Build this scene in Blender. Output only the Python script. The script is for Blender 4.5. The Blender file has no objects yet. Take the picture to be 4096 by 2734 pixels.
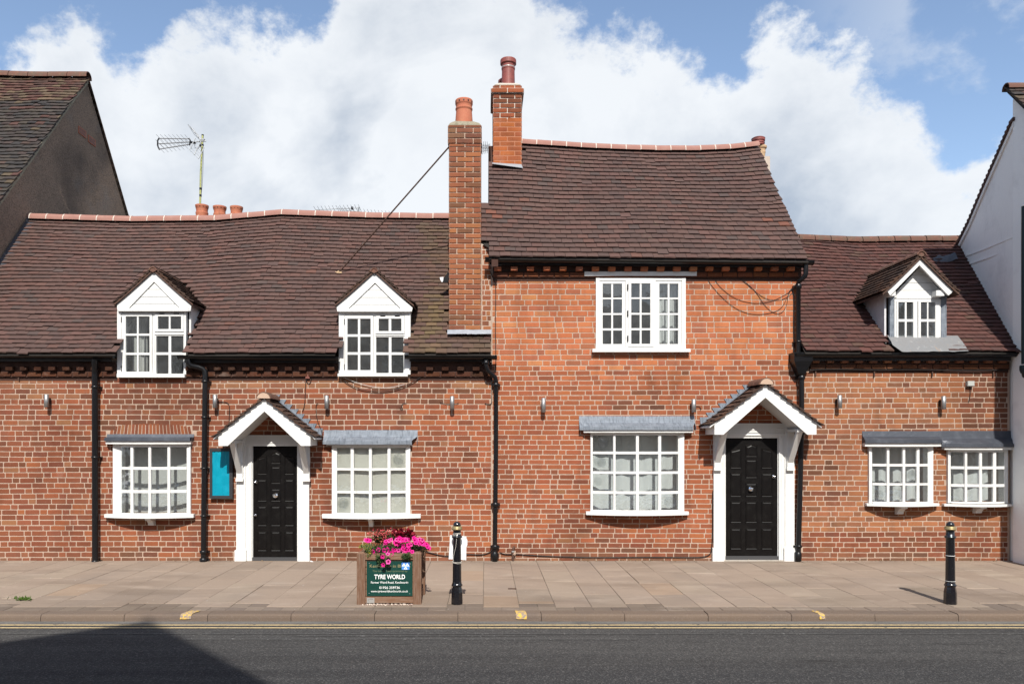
import bpy, math, random
from mathutils import Vector, Matrix, noise
random.seed(11)
R = math.radians
scene = bpy.context.scene
coll = scene.collection

# ------------------------------------------------------------------ camera
EYE = 1.89; D0 = 12.0; F = 3072.0; PX = 1940.0; PY = 1757.0
cam_data = bpy.data.cameras.new('camera')
cam = bpy.data.objects.new('camera', cam_data); coll.objects.link(cam)
cam_data.sensor_width = 36.0; cam_data.lens = 27.0
cam_data.shift_x = (2048 - PX) / 4096; cam_data.shift_y = (PY - 1367) / 4096
cam_data.clip_start = 0.1; cam_data.clip_end = 3000
cam.location = (0, -D0, EYE); cam.rotation_euler = (R(90), 0, 0)
scene.camera = cam
scene.render.resolution_x = 1024; scene.render.resolution_y = 683
scene.view_settings.view_transform = 'Standard'; scene.view_settings.look = 'None'
scene.view_settings.gamma = 1.0; scene.view_settings.use_curve_mapping = False
scene.view_settings.exposure = 0.5

# ------------------------------------------------------------------ sun and sky
SUN_EL = 44.7
sd = bpy.data.lights.new('sun', 'SUN'); sd.energy = 5.0; sd.angle = R(0.53); sd.color = (1.0, 0.955, 0.88)
sun = bpy.data.objects.new('sun', sd); coll.objects.link(sun)
dirv = Vector((-0.035, math.cos(R(SUN_EL)), -math.sin(R(SUN_EL))))
sun.rotation_euler = dirv.to_track_quat('-Z', 'Y').to_euler(); sun.location = (0, -30, 30)

world = bpy.data.worlds.new('World'); scene.world = world; world.use_nodes = True
def build_world():
    nt = world.node_tree; nt.nodes.clear(); N = nt.nodes.new; L = nt.links.new
    def math_(op, a, b=None, c=None, clamp=False):
        n = N('ShaderNodeMath'); n.operation = op; n.use_clamp = clamp
        for i, v in enumerate((a, b, c)):
            if v is None: continue
            if isinstance(v, (int, float)): n.inputs[i].default_value = v
            else: L(v, n.inputs[i])
        return n.outputs[0]
    out = N('ShaderNodeOutputWorld')
    sky = N('ShaderNodeTexSky'); sky.sky_type = 'NISHITA'; sky.sun_disc = False
    sky.sun_elevation = R(SUN_EL); sky.sun_rotation = R(180)
    sky.air_density = 1.0; sky.dust_density = 0.7; sky.ozone_density = 1.0; sky.altitude = 80
    bg = N('ShaderNodeBackground'); bg.inputs[1].default_value = 0.135
    hs = N('ShaderNodeHueSaturation'); hs.inputs['Saturation'].default_value = .97
    L(sky.outputs[0], hs.inputs['Color']); L(hs.outputs[0], bg.inputs[0])
    tc = N('ShaderNodeTexCoord'); sp = N('ShaderNodeSeparateXYZ'); L(tc.outputs['Generated'], sp.inputs[0])
    x, y, z = sp.outputs
    ay = math_('MAXIMUM', math_('ABSOLUTE', y), 0.12)
    u = math_('DIVIDE', x, ay); v = math_('DIVIDE', z, ay)
    cb = N('ShaderNodeCombineXYZ'); L(x, cb.inputs[0]); L(y, cb.inputs[1]); L(math_('MULTIPLY', z, 1.25), cb.inputs[2])
    def fbm(scale, detail, rough, dist=0.0, off=0.0):
        mp = N('ShaderNodeMapping'); mp.inputs['Location'].default_value = (off, off * .7, off * 1.3); L(cb.outputs[0], mp.inputs[0])
        n = N('ShaderNodeTexNoise'); n.inputs['Scale'].default_value = scale; n.inputs['Detail'].default_value = detail
        n.inputs['Roughness'].default_value = rough; n.inputs['Distortion'].default_value = dist
        L(mp.outputs[0], n.inputs['Vector']); return n.outputs[0]
    # upper edge of the cloud bank as the view direction turns left to right
    un = math_('MULTIPLY_ADD', u, 0.5, 0.5, clamp=True)       # u -1..1 -> 0..1
    fc = N('ShaderNodeFloatCurve'); L(un, fc.inputs['Value']); cv = fc.mapping.curves[0]
    pts = [(0.0, .42), (.13, .50), (.20, .53), (.235, .545), (.27, .50), (.31, .57), (.345, .545), (.38, .55), (.42, .63), (.50, .62), (.545, .56), (.60, .535), (.635, .495), (.66, .47), (.69, .515), (.72, .505), (.755, .47), (.785, .43), (.80, .39), (.815, .385), (.85, .42), (.90, .40), (1.0, .40)]
    while len(cv.points) < len(pts): cv.points.new(0.5, 0.5)
    for p, (a, b) in zip(cv.points, pts): p.location = (a, b)
    fc.mapping.update()
    n1 = fbm(6.0, 10, 0.60, 0.1, 3.1); n2 = fbm(2.4, 5, 0.5, 0.0, 8.2); n3 = fbm(22.0, 9, 0.66, .05, 1.7)
    a = math_('SUBTRACT', fc.outputs[0], v)
    a = math_('MINIMUM', a, 0.20)
    d = math_('MULTIPLY_ADD', math_('SUBTRACT', n1, 0.5), 0.30, a)
    d = math_('MULTIPLY_ADD', math_('SUBTRACT', n3, 0.5), 0.11, d)
    mr = N('ShaderNodeMapRange'); mr.interpolation_type = 'SMOOTHSTEP'; mr.inputs['From Min'].default_value = -0.012; mr.inputs['From Max'].default_value = 0.034
    L(d, mr.inputs['Value'])
    # scattered cloud overhead and elsewhere
    m2 = N('ShaderNodeMapRange'); m2.interpolation_type = 'SMOOTHSTEP'; m2.inputs['From Min'].default_value = 0.55; m2.inputs['From Max'].default_value = 0.68
    L(math_('ADD', n2, math_('MULTIPLY', math_('SUBTRACT', n1, .5), .35)), m2.inputs['Value'])
    hi = N('ShaderNodeMapRange'); hi.inputs['From Min'].default_value = .62; hi.inputs['From Max'].default_value = .85; L(v, hi.inputs['Value'])
    dens = math_('MAXIMUM', mr.outputs[0], math_('MULTIPLY', m2.outputs[0], hi.outputs[0]), clamp=True)
    # wispy cloud on the right
    m3 = N('ShaderNodeMapRange'); m3.interpolation_type = 'SMOOTHSTEP'; m3.inputs['From Min'].default_value = 0.49; m3.inputs['From Max'].default_value = 0.60
    L(math_('ADD', math_('MULTIPLY', n2, .25), math_('MULTIPLY', n1, .80)), m3.inputs['Value'])
    rt = N('ShaderNodeMapRange'); rt.inputs['From Min'].default_value = .38; rt.inputs['From Max'].default_value = .74; L(u, rt.inputs['Value'])
    dens = math_('MAXIMUM', dens, math_('MULTIPLY', math_('MULTIPLY', m3.outputs[0], rt.outputs[0]), .75), clamp=True)
    dens = math_('MULTIPLY', dens, 0.93)
    # cloud tone
    s1 = fbm(3.1, 6, 0.55, 0.4, 21.0)
    rim = N('ShaderNodeMapRange'); rim.inputs['From Min'].default_value = 0.0; rim.inputs['From Max'].default_value = 0.26; L(d, rim.inputs['Value'])
    sh = N('ShaderNodeMapRange'); sh.inputs['From Min'].default_value = .43; sh.inputs['From Max'].default_value = .60; L(s1, sh.inputs['Value'])
    mid = math_('MULTIPLY', sh.outputs[0], rim.outputs[0], clamp=True)
    n4 = fbm(9.0, 7, .6, .3, 5.5)
    mid = math_('ADD', mid, math_('MULTIPLY', math_('SUBTRACT', n4, .5), .55), clamp=True)
    cr = N('ShaderNodeMix'); cr.data_type = 'RGBA'; L(mid, cr.inputs[0])
    cr.inputs[6].default_value = (.665, .685, .705, 1); cr.inputs[7].default_value = (.27, .325, .405, 1)
    bc = N('ShaderNodeBackground'); bc.inputs[1].default_value = 1.0; L(cr.outputs[2], bc.inputs[0])
    ms = N('ShaderNodeMixShader'); L(dens, ms.inputs[0]); L(bg.outputs[0], ms.inputs[1]); L(bc.outputs[0], ms.inputs[2])
    L(ms.outputs[0], out.inputs[0])
build_world()

# ------------------------------------------------------------------ helpers
def WX(X, y=0.0): return (X - PX) * (D0 + y) / F
def WZ(Y, y=0.0): return EYE - (Y - PY) * (D0 + y) / F
def lin(r, g, b, k=1.0):
    f = lambda c: ((c / 255.0 + .055) / 1.055) ** 2.4 if c > 10 else c / 255.0 / 12.92
    return (f(r) * k, f(g) * k, f(b) * k)
def lerp(a, b, t): return a + (b - a) * t
def mixc(a, b, t): return tuple(lerp(a[i], b[i], t) for i in range(3))
def interp(x, pts):
    if x <= pts[0][0]: return pts[0][1]
    for (a, va), (b, vb) in zip(pts, pts[1:]):
        if x <= b: return lerp(va, vb, (x - a) / (b - a))
    return pts[-1][1]
def nz(x, y=0.0, z=0.0): return noise.noise(Vector((x, y, z)))

class MB:
    def __init__(s): s.v = []; s.f = []; s.c = []; s.sm = []
    def add(s, verts, faces, col=(1, 1, 1), smooth=False):
        o = len(s.v); s.v += [tuple(p) for p in verts]
        for f in faces: s.f.append([o + i for i in f]); s.c.append(col); s.sm.append(smooth)
        return s
    def box(s, x0, x1, y0, y1, z0, z1, col=(1, 1, 1)):
        x0, x1 = min(x0, x1), max(x0, x1); y0, y1 = min(y0, y1), max(y0, y1); z0, z1 = min(z0, z1), max(z0, z1)
        v = [(x, y, z) for z in (z0, z1) for y in (y0, y1) for x in (x0, x1)]
        return s.add(v, [(0, 2, 3, 1), (4, 5, 7, 6), (0, 1, 5, 4), (2, 6, 7, 3), (0, 4, 6, 2), (1, 3, 7, 5)], col)
    def hexa(s, p, col=(1, 1, 1)):   # p: 4 bottom, 4 top, both anticlockwise from above
        return s.add(p, [(3, 2, 1, 0), (4, 5, 6, 7), (0, 1, 5, 4), (1, 2, 6, 5), (2, 3, 7, 6), (3, 0, 4, 7)], col)
    def prism(s, pts, a, b, axis='y', col=(1, 1, 1), smooth=False):
        # pts 2D; axis y: (x,z) extruded y a..b ; z: (x,y) extruded z ; x: (y,z) extruded x
        def P(p, t):
            return (p[0], t, p[1]) if axis == 'y' else ((p[0], p[1], t) if axis == 'z' else (t, p[0], p[1]))
        n = len(pts); v = [P(p, a) for p in pts] + [P(p, b) for p in pts]
        fs = [tuple(range(n)), tuple(range(2 * n - 1, n - 1, -1))]
        s.add(v, fs, col)
        s.add(v, [(i, (i + 1) % n, n + (i + 1) % n, n + i) for i in range(n)], col, smooth)
        return s
    def tube(s, path, r, n=8, col=(1, 1, 1), caps=True):
        path = [Vector(p) for p in path]; m = len(path)
        rr = r if isinstance(r, (list, tuple)) else [r] * m
        t0 = (path[1] - path[0]).normalized(); ref = Vector((0, 0, 1)) if abs(t0.z) < .9 else Vector((1, 0, 0))
        a = t0.cross(ref).normalized(); vs = []
        for i, p in enumerate(path):
            t = (path[min(i + 1, m - 1)] - path[max(i - 1, 0)]).normalized()
            a = (a - t * a.dot(t)).normalized(); b = t.cross(a)
            for k in range(n):
                g = 2 * math.pi * k / n; vs.append(p + (a * math.cos(g) + b * math.sin(g)) * rr[i])
        fs = [(i * n + k, i * n + (k + 1) % n, (i + 1) * n + (k + 1) % n, (i + 1) * n + k) for i in range(m - 1) for k in range(n)]
        s.add(vs, fs, col, True)
        if caps: s.add(vs[:n], [tuple(range(n - 1, -1, -1))], col); s.add(vs[-n:], [tuple(range(n))], col)
        return s
    def lathe(s, prof, cx, cy, n=20, col=(1, 1, 1), z0=0.0, smooth=True, axis='z'):
        vs = []
        for (r, z) in prof:
            for k in range(n):
                g = 2 * math.pi * k / n
                if axis == 'z': vs.append((cx + r * math.cos(g), cy + r * math.sin(g), z0 + z))
                else: vs.append((cx + r * math.cos(g), z, cy + r * math.sin(g)))   # axis y: cx=x, cy=z
        m = len(prof)
        s.add(vs, [(i * n + k, i * n + (k + 1) % n, (i + 1) * n + (k + 1) % n, (i + 1) * n + k) for i in range(m - 1) for k in range(n)], col, smooth)
        s.add(vs[:n], [tuple(range(n - 1, -1, -1))], col); s.add(vs[-n:], [tuple(range(n))], col)
        return s
    def mesh(s, name, mat=None):
        me = bpy.data.meshes.new(name); me.from_pydata([tuple(p) for p in s.v], [], s.f)
        if mat: me.materials.append(mat)
        at = me.attributes.new('col', 'FLOAT_COLOR', 'FACE')
        buf = []
        for c in s.c: buf += [c[0], c[1], c[2], 1.0]
        at.data.foreach_set('color', buf)
        me.polygons.foreach_set('use_smooth', s.sm); me.update(); return me
    def build(s, name, mat, parent=None, **props):
        o = bpy.data.objects.new(name, s.mesh(name, mat)); link(o, parent); setp(o, **props); return o

def wloc(o):
    v = Vector((0, 0, 0))
    while o is not None: v += o.matrix_parent_inverse.translation + o.location; o = o.parent
    return v
def link(o, parent=None):
    coll.objects.link(o)
    if parent is not None:
        o.parent = parent; o.matrix_parent_inverse = Matrix.Translation(-wloc(parent))
def setp(o, **p):
    for k, v in p.items():
        if v is not None: o['category' if k == 'cat' else k] = v
    return o
def thing(name, label, cat, loc=(0, 0, 0), group=None, kind=None):
    o = bpy.data.objects.new(name, None); o.empty_display_size = .2; o.location = loc; coll.objects.link(o)
    return setp(o, label=label, cat=cat, group=group, kind=kind)
def copy_thing(root, loc, **p):
    r = root.copy(); coll.objects.link(r); r.location = loc; setp(r, **p)
    def rec(a, b):
        for ch in a.children:
            c = ch.copy(); coll.objects.link(c); c.parent = b; rec(ch, c)
    rec(root, r); return r

# ------------------------------------------------------------------ materials
def mat(name, base=(.5, .5, .5), rough=.8, spec=.3, metallic=0.0, attr=False, layers=(), bump=(), coat=0.0, trans=0.0):
    """layers: (colour, noise scale, low, high, strength[, xyz stretch]) blended in; bump: (scale, strength, distance)"""
    m = bpy.data.materials.new(name); m.use_nodes = True; nt = m.node_tree; nt.nodes.clear(); N = nt.nodes.new; L = nt.links.new
    out = N('ShaderNodeOutputMaterial'); b = N('ShaderNodeBsdfPrincipled'); L(b.outputs[0], out.inputs[0])
    b.inputs['Roughness'].default_value = rough; b.inputs['Specular IOR Level'].default_value = spec; b.inputs['Metallic'].default_value = metallic
    b.inputs['Coat Weight'].default_value = coat
    geo = N('ShaderNodeNewGeometry'); pos = geo.outputs['Position']
    if attr:
        a = N('ShaderNodeAttribute'); a.attribute_name = 'col'; oi = N('ShaderNodeObjectInfo')
        mx = N('ShaderNodeMix'); mx.data_type = 'RGBA'; mx.blend_type = 'MULTIPLY'; mx.inputs[0].default_value = 1
        L(a.outputs['Color'], mx.inputs[6]); L(oi.outputs['Color'], mx.inputs[7]); cur = mx.outputs[2]
    else:
        rgb = N('ShaderNodeRGB'); rgb.outputs[0].default_value = (*base, 1); cur = rgb.outputs[0]
    for ly in layers:
        colr, sc, lo, hi, st = ly[:5]; stretch = ly[5] if len(ly) > 5 else (1, 1, 1); blend = ly[6] if len(ly) > 6 else 'MIX'
        mp = N('ShaderNodeMapping'); mp.inputs['Scale'].default_value = stretch; L(pos, mp.inputs[0])
        n = N('ShaderNodeTexNoise'); n.inputs['Scale'].default_value = sc; n.inputs['Detail'].default_value = 6; n.inputs['Roughness'].default_value = .62; L(mp.outputs[0], n.inputs['Vector'])
        mr = N('ShaderNodeMapRange'); mr.inputs['From Min'].default_value = lo; mr.inputs['From Max'].default_value = hi; mr.inputs['To Max'].default_value = st; L(n.outputs[0], mr.inputs['Value'])
        mx = N('ShaderNodeMix'); mx.data_type = 'RGBA'; mx.blend_type = blend; L(mr.outputs[0], mx.inputs[0]); L(cur, mx.inputs[6]); mx.inputs[7].default_value = (*colr, 1); cur = mx.outputs[2]
    L(cur, b.inputs['Base Color'])
    nrm = None
    for (sc, st, dist) in bump:
        n = N('ShaderNodeTexNoise'); n.inputs['Scale'].default_value = sc; n.inputs['Detail'].default_value = 5; n.inputs['Roughness'].default_value = .6; L(pos, n.inputs['Vector'])
        bp = N('ShaderNodeBump'); bp.inputs['Strength'].default_value = st; bp.inputs['Distance'].default_value = dist; L(n.outputs[0], bp.inputs['Height'])
        if nrm: L(nrm, bp.inputs['Normal'])
        nrm = bp.outputs[0]
    if nrm: L(nrm, b.inputs['Normal'])
    if trans:
        tr = N('ShaderNodeBsdfTranslucent'); L(cur, tr.inputs[0]); ms = N('ShaderNodeMixShader'); ms.inputs[0].default_value = trans
        L(b.outputs[0], ms.inputs[1]); L(tr.outputs[0], ms.inputs[2]); L(ms.outputs[0], out.inputs[0])
    return m

def glass_mat(name, tint=(.93, .95, .95), wobble=.25, grey_lift=0.0):
    m = bpy.data.materials.new(name); m.use_nodes = True; nt = m.node_tree; nt.nodes.clear(); N = nt.nodes.new; L = nt.links.new
    out = N('ShaderNodeOutputMaterial'); tr = N('ShaderNodeBsdfTransparent'); tr.inputs[0].default_value = (*tint, 1)
    gl = N('ShaderNodeBsdfGlossy'); gl.inputs['Roughness'].default_value = .015; lw = N('ShaderNodeLayerWeight'); lw.inputs[0].default_value = .5; pw = N('ShaderNodeMath'); pw.operation = 'POWER'; pw.inputs[1].default_value = 5.0; L(lw.outputs['Facing'], pw.inputs[0])
    fr = N('ShaderNodeMath'); fr.operation = 'MULTIPLY_ADD'; fr.inputs[1].default_value = .94; fr.inputs[2].default_value = .10; L(pw.outputs[0], fr.inputs[0])
    geo = N('ShaderNodeNewGeometry'); n = N('ShaderNodeTexNoise'); n.inputs['Scale'].default_value = 7; L(geo.outputs['Position'], n.inputs['Vector'])
    bp = N('ShaderNodeBump'); bp.inputs['Strength'].default_value = wobble; bp.inputs['Distance'].default_value = .01; L(n.outputs[0], bp.inputs['Height']); L(bp.outputs[0], gl.inputs['Normal'])
    ms = N('ShaderNodeMixShader'); L(fr.outputs[0], ms.inputs[0]); L(tr.outputs[0], ms.inputs[1]); L(gl.outputs[0], ms.inputs[2]); L(ms.outputs[0], out.inputs[0])
    if grey_lift:  # diffuse grey mixed in to imitate reflected sky
        df = N('ShaderNodeBsdfDiffuse'); df.inputs[0].default_value = (.5, .52, .53, 1); n2 = N('ShaderNodeTexNoise'); n2.inputs['Scale'].default_value = 9; n2.inputs['Detail'].default_value = 6; L(geo.outputs['Position'], n2.inputs['Vector'])
        mr = N('ShaderNodeMapRange'); mr.inputs['From Min'].default_value = .35; mr.inputs['From Max'].default_value = .75; mr.inputs['To Min'].default_value = grey_lift * .7; mr.inputs['To Max'].default_value = grey_lift * 1.3; L(n2.outputs[0], mr.inputs['Value'])
        m2 = N('ShaderNodeMixShader'); L(mr.outputs[0], m2.inputs[0]); L(ms.outputs[0], m2.inputs[1]); L(df.outputs[0], m2.inputs[2]); L(m2.outputs[0], out.inputs[0])
    return m

M = {}
M['brick'] = mat('brick', attr=True, rough=.92, spec=.15, layers=[((.06, .035, .028), 28, .58, .76, .40), ((.07, .045, .038), 1.7, .58, .74, .20), ((.42, .30, .24), 55, .60, .78, .35), ((.40, .34, .30), 2.6, .62, .76, .20), ((.07, .045, .036), 1.4, .50, .70, .30, (3, 1, .45)), ((.30, .24, .20), 7, .64, .75, .25), ((.56, .50, .47), .8, .50, .70, .55, (1.4, 1, .8), 'MULTIPLY'), ((.50, .45, .42), 3.2, .58, .74, .45, (1, 1, .6), 'MULTIPLY')], bump=[(90, .35, .003), (260, .3, .002)])
M['mortar'] = mat('mortar', (.39, .29, .225), rough=.95, spec=.1, layers=[((.36, .26, .20), 3.5, .48, .7, .5), ((.45, .36, .29), 24, .5, .75, .5), ((.22, .15, .11), 1.1, .55, .7, .35), ((.56, .50, .47), .8, .50, .70, .55, (1.4, 1, .8), 'MULTIPLY'), ((.50, .45, .42), 3.2, .58, .74, .45, (1, 1, .6), 'MULTIPLY')], bump=[(120, .8, .006), (30, .5, .008)])
M['cornice'] = mat('sooty_shaded_brick', (.06, .032, .025), rough=.95, spec=.1, layers=[((.05, .03, .026), 6, .45, .7, .7), ((.28, .2, .16), 40, .6, .75, .4)], bump=[(90, .5, .005)])  # corbel brick: soot, with the eave shade also put into the colour
M['eave_dark'] = mat('eave_timber', (.02, .017, .015), rough=.9)
M['mortar_white'] = mat('mortar_white', (.50, .45, .39), rough=.95, spec=.1, layers=[((.45, .38, .32), 9, .5, .75, .5)], bump=[(120, .7, .005)])
M['tile'] = mat('tile', attr=True, rough=.86, spec=.25, layers=[((.045, .035, .03), 9, .55, .75, .25), ((.17, .14, .11), 38, .63, .76, .3), ((.03, .026, .026), 1.3, .58, .72, .10), ((.13, .115, .07), 4.5, .64, .74, .3)], bump=[(70, .4, .004), (240, .35, .0015)])
M['ridge'] = mat('ridge_clay', (.25, .125, .10), rough=.85, layers=[((.31, .18, .145), 5, .45, .7, .5), ((.15, .08, .07), 12, .58, .74, .35)], bump=[(90, .3, .003)])
M['ridge_old'] = mat('old_ridge_clay', (.115, .056, .04), rough=.85, layers=[((.085, .07, .05), 9, .46, .66, .7), ((.24, .10, .055), 17, .55, .7, .5)], bump=[(60, .5, .005)])
M['white'] = mat('white_paint', (.60, .60, .585), rough=.5, spec=.35, layers=[((.48, .46, .42), 3.2, .50, .72, .38), ((.36, .31, .25), 38, .62, .74, .45, (1, 1, .5)), ((.33, .30, .26), 9, .62, .74, .40, (2.5, 1, .35))], bump=[(55, .08, .002)])
M['white_shade'] = mat('white_boarding', (.56, .56, .55), rough=.5, spec=.4, layers=[((.5, .5, .48), 5, .6, .78, .25)], bump=[(40, .1, .003)])
M['render_white'] = mat('white_render', (.85, .84, .805), rough=.8, spec=.2, layers=[((.45, .44, .43), 1.6, .55, .75, .35), ((.40, .36, .33), 11, .66, .8, .4)], bump=[(14, .35, .012), (70, .3, .004)])
M['roughcast'] = mat('dark_roughcast', (.30, .22, .165), rough=.95, spec=.1, layers=[((.09, .07, .055), 55, .48, .62, .7), ((.25, .235, .22), 1.1, .55, .75, .5), ((.08, .066, .058), .7, .5, .7, .6), ((.24, .22, .20), 22, .62, .74, .45)], bump=[(55, .9, .02), (150, .7, .008)])
M['lead'] = mat('lead', (.16, .182, .212), rough=.6, spec=.3, metallic=.15, layers=[((.24, .265, .30), 6, .45, .68, .6, (1, 1, 3)), ((.045, .054, .068), 9, .48, .70, .75, (5, 1, .8)), ((.34, .35, .37), 5, .62, .75, .4, (8, 1, .6))], bump=[(18, .25, .01)])
M['lead_dark'] = mat('dark_lead', (.05, .056, .07), rough=.5, spec=.4, metallic=.2, layers=[((.10, .11, .13), 7, .5, .75, .6), ((.35, .36, .38), 40, .70, .76, .5)], bump=[(18, .25, .01)])
M['black'] = mat('black_paint', (.006, .006, .007), rough=.33, spec=.35, layers=[((.03, .028, .027), 30, .62, .8, .3)], bump=[(60, .1, .002)])
M['door_black'] = mat('black_door_paint', (.0045, .0038, .0037), rough=.4, spec=.16, layers=[((.014, .013, .012), 8, .5, .75, .5), ((.05, .045, .04), 45, .69, .78, .4, (1, 1, .4))], bump=[(35, .15, .002)])
M['frame_dark'] = mat('dark_frame', (.025, .024, .026), rough=.5, spec=.4, layers=[((.06, .058, .056), 22, .55, .75, .5)])
M['steel'] = mat('brushed_steel', (.30, .30, .295), rough=.5, metallic=.8, layers=[((.40, .40, .41), 60, .4, .7, .6, (6, 6, .3))], bump=[(300, .05, .001)])
M['chrome'] = mat('chrome', (.8, .8, .8), rough=.08, metallic=1.0)
M['alu'] = mat('aluminium', (.30, .31, .32), rough=.5, metallic=.6)
M['gold'] = mat('gold_paint', (.33, .26, .13), rough=.42, metallic=.55, layers=[((.20, .15, .07), 30, .5, .75, .5)])
M['mast'] = mat('mast_metal', (.33, .34, .13), rough=.5, metallic=.35, layers=[((.2, .2, .12), 12, .5, .7, .5)])
M['rust'] = mat('rusty_iron', (.055, .03, .022), rough=.8, layers=[((.10, .05, .03), 20, .45, .7, .6)])
M['terracotta'] = mat('terracotta', (.36, .12, .07), rough=.8, spec=.2, layers=[((.42, .19, .11), 6, .45, .7, .5), ((.10, .06, .045), 11, .58, .74, .5, (2, 2, .6))], bump=[(60, .3, .004)])
M['terra_red'] = mat('dark_red_clay', (.20, .05, .04), rough=.55, spec=.4, layers=[((.07, .03, .028), 9, .5, .72, .6)], bump=[(60, .2, .003)])
M['terra_pale'] = mat('pale_clay', (.40, .27, .16), rough=.8, layers=[((.2, .15, .09), 9, .5, .7, .5)], bump=[(60, .3, .004)])
M['cyan'] = mat('cyan_film', (.0, .235, .33), rough=.32, spec=.5, layers=[((.0, .18, .27), 6, .4, .7, .6, (3, 1, .5))], bump=[(9, .6, .012)])
M['net'] = mat('net_curtain', (.55, .545, .52), rough=.9, trans=.15, layers=[((.40, .39, .37), 90, .45, .6, .35, (.5, 1, 3))], bump=[(160, .6, .004)])
M['cream'] = mat('cream_cloth', (.60, .57, .50), rough=.9, trans=.12, layers=[((.48, .45, .37), 3, .5, .7, .4)], bump=[(12, .5, .02)])
M['drape'] = mat('white_drape', (.62, .63, .62), rough=.9, trans=.12, layers=[((.5, .52, .53), 3, .5, .7, .4, (3, 1, .4))], bump=[(25, .3, .008)])
M['backdrop_paint'] = mat('backdrop_dark', (.085, .083, .08), rough=.9)
M['wood_in'] = mat('house_inside', (.12, .11, .10), rough=.95)
M['glass'] = glass_mat('window_glass', grey_lift=.012); M['glass_grey'] = glass_mat('grey_lift_glass', grey_lift=.038, wobble=.1)  # casement panes get a stronger grey film, painted in for sky reflections
M['oak'] = mat('weathered_oak', (.135, .072, .044), rough=.85, spec=.2, layers=[((.22, .155, .115), 14, .45, .65, .6, (5, 5, .5)), ((.05, .03, .022), 22, .52, .72, .55, (6, 6, .4))], bump=[(40, .4, .004)])
M['oak_h'] = mat('weathered_oak_rail', (.16, .085, .05), rough=.85, spec=.2, layers=[((.25, .18, .135), 14, .45, .65, .6, (.5, 5, 5)), ((.10, .06, .04), 22, .52, .72, .55, (.4, 6, 6))], bump=[(40, .4, .004)])
M['green_board'] = mat('green_board', (.006, .040, .031), rough=.4, spec=.3, layers=[((.012, .055, .045), 5, .5, .75, .5)])
M['letter_white'] = mat('white_lettering', (.82, .82, .80), rough=.5)
M['letter_gold'] = mat('faded_gold_lettering', (.26, .22, .11), rough=.5)
M['letter_dim'] = mat('faded_lettering', (.13, .16, .09), rough=.5)
M['logo_blue'] = mat('blue_emblem', (.08, .24, .66), rough=.4)
M['plate'] = mat('grey_plate', (.38, .37, .35), rough=.4, metallic=.4)
M['paper'] = mat('white_paper', (.78, .80, .82), rough=.7, trans=.2, bump=[(8, .3, .01)])
M['string'] = mat('string', (.55, .52, .46), rough=.9)
M['cable'] = mat('black_cable', (.012, .011, .011), rough=.5)
M['cable_grey'] = mat('grey_cable', (.45, .45, .44), rough=.6)
M['box_grey'] = mat('grey_box', (.35, .36, .34), rough=.6)
M['box_red'] = mat('brown_box', (.17, .06, .045), rough=.6)
M['paving'] = mat('paving', attr=True, rough=.93, spec=.15, layers=[((.15, .125, .11), .9, .50, .70, .35), ((.10, .085, .075), 17, .70, .735, .6), ((.62, .59, .57), 1.3, .50, .68, .55, (.45, 1, 1), 'MULTIPLY'), ((.42, .40, .40), 21, .685, .70, .8), ((.45, .38, .31), 3.0, .55, .75, .28, (.4, 1, 1)), ((.13, .105, .09), 24, .56, .74, .28), ((.42, .37, .31), 130, .6, .78, .35)], bump=[(150, .5, .003), (40, .3, .004)])
M['joint'] = mat('paving_joint', (.15, .125, .10), rough=.95, layers=[((.18, .15, .11), 20, .5, .7, .5)], bump=[(90, .6, .004)])
M['kerb'] = mat('kerb_stone', attr=True, rough=.92, spec=.15, layers=[((.10, .08, .07), 4, .5, .7, .5, (.4, 1, 1)), ((.35, .30, .26), 120, .55, .75, .45), ((.07, .055, .05), 60, .58, .75, .4)], bump=[(130, .8, .005)])
M['asphalt'] = mat('asphalt', (.052, .050, .048), rough=.92, spec=.2, layers=[((.030, .030, .032), .6, .46, .62, .7, (.05, 1, 1)), ((.19, .182, .17), 70, .52, .70, .75), ((.022, .021, .021), 45, .52, .66, .75), ((.6, .57, .53), 90, .70, .73, .9), ((.16, .11, .10), 14, .66, .74, .5), ((.020, .020, .020), 9, .66, .70, .8, (.22, 2.5, 1)), ((.52, .52, .54), .9, .44, .60, .75, (.04, 1, 1), 'MULTIPLY'), ((.5, .5, .5), 7, .62, .68, .7, (.22, 2.2, 1), 'MULTIPLY'), ((.025, .025, .026), 5, .66, .72, .45, (.4, 1.6, 1))], bump=[(130, .9, .008), (50, .5, .008)])
M['yellow_line'] = mat('worn_yellow_line', (.42, .32, .18), rough=.85, layers=[((.22, .18, .12), 35, .5, .66, .75), ((.07, .068, .066), 22, .60, .66, 1.0)], bump=[(130, .6, .005)])
M['yellow_mark'] = mat('yellow_paint', (.56, .35, .05), rough=.8, layers=[((.22, .175, .145), 28, .43, .53, 1.0, (1, 2.5, 1))], bump=[(130, .6, .005)])
M['white_mark'] = mat('worn_white_paint', (.060, .058, .056), rough=.85, layers=[((.40, .39, .37), 45, .60, .68, .8, (.6, 1, 1)), ((.19, .182, .175), 130, .55, .72, .5)], bump=[(130, .9, .008)])
M['grass'] = mat('weed_green', attr=True, rough=.7, trans=.3)
M['leaf'] = mat('leaf', attr=True, rough=.55, spec=.3, trans=.3)
M['petal'] = mat('petal', attr=True, rough=.6, spec=.2, trans=.35)
M['gravel'] = mat('pebbles', attr=True, rough=.8)
M['soil'] = mat('soil', (.03, .02, .014), rough=.95, bump=[(60, .8, .02)])
M['flint'] = mat('mortar_moss', (.30, .27, .20), rough=.95, layers=[((.10, .10, .05), 12, .5, .7, .6)], bump=[(50, .7, .01)])
M['opp_wall'] = mat('painted_brick', (.42, .36, .30), rough=.9, layers=[((.3, .2, .15), 2, .4, .7, .5)])
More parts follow.
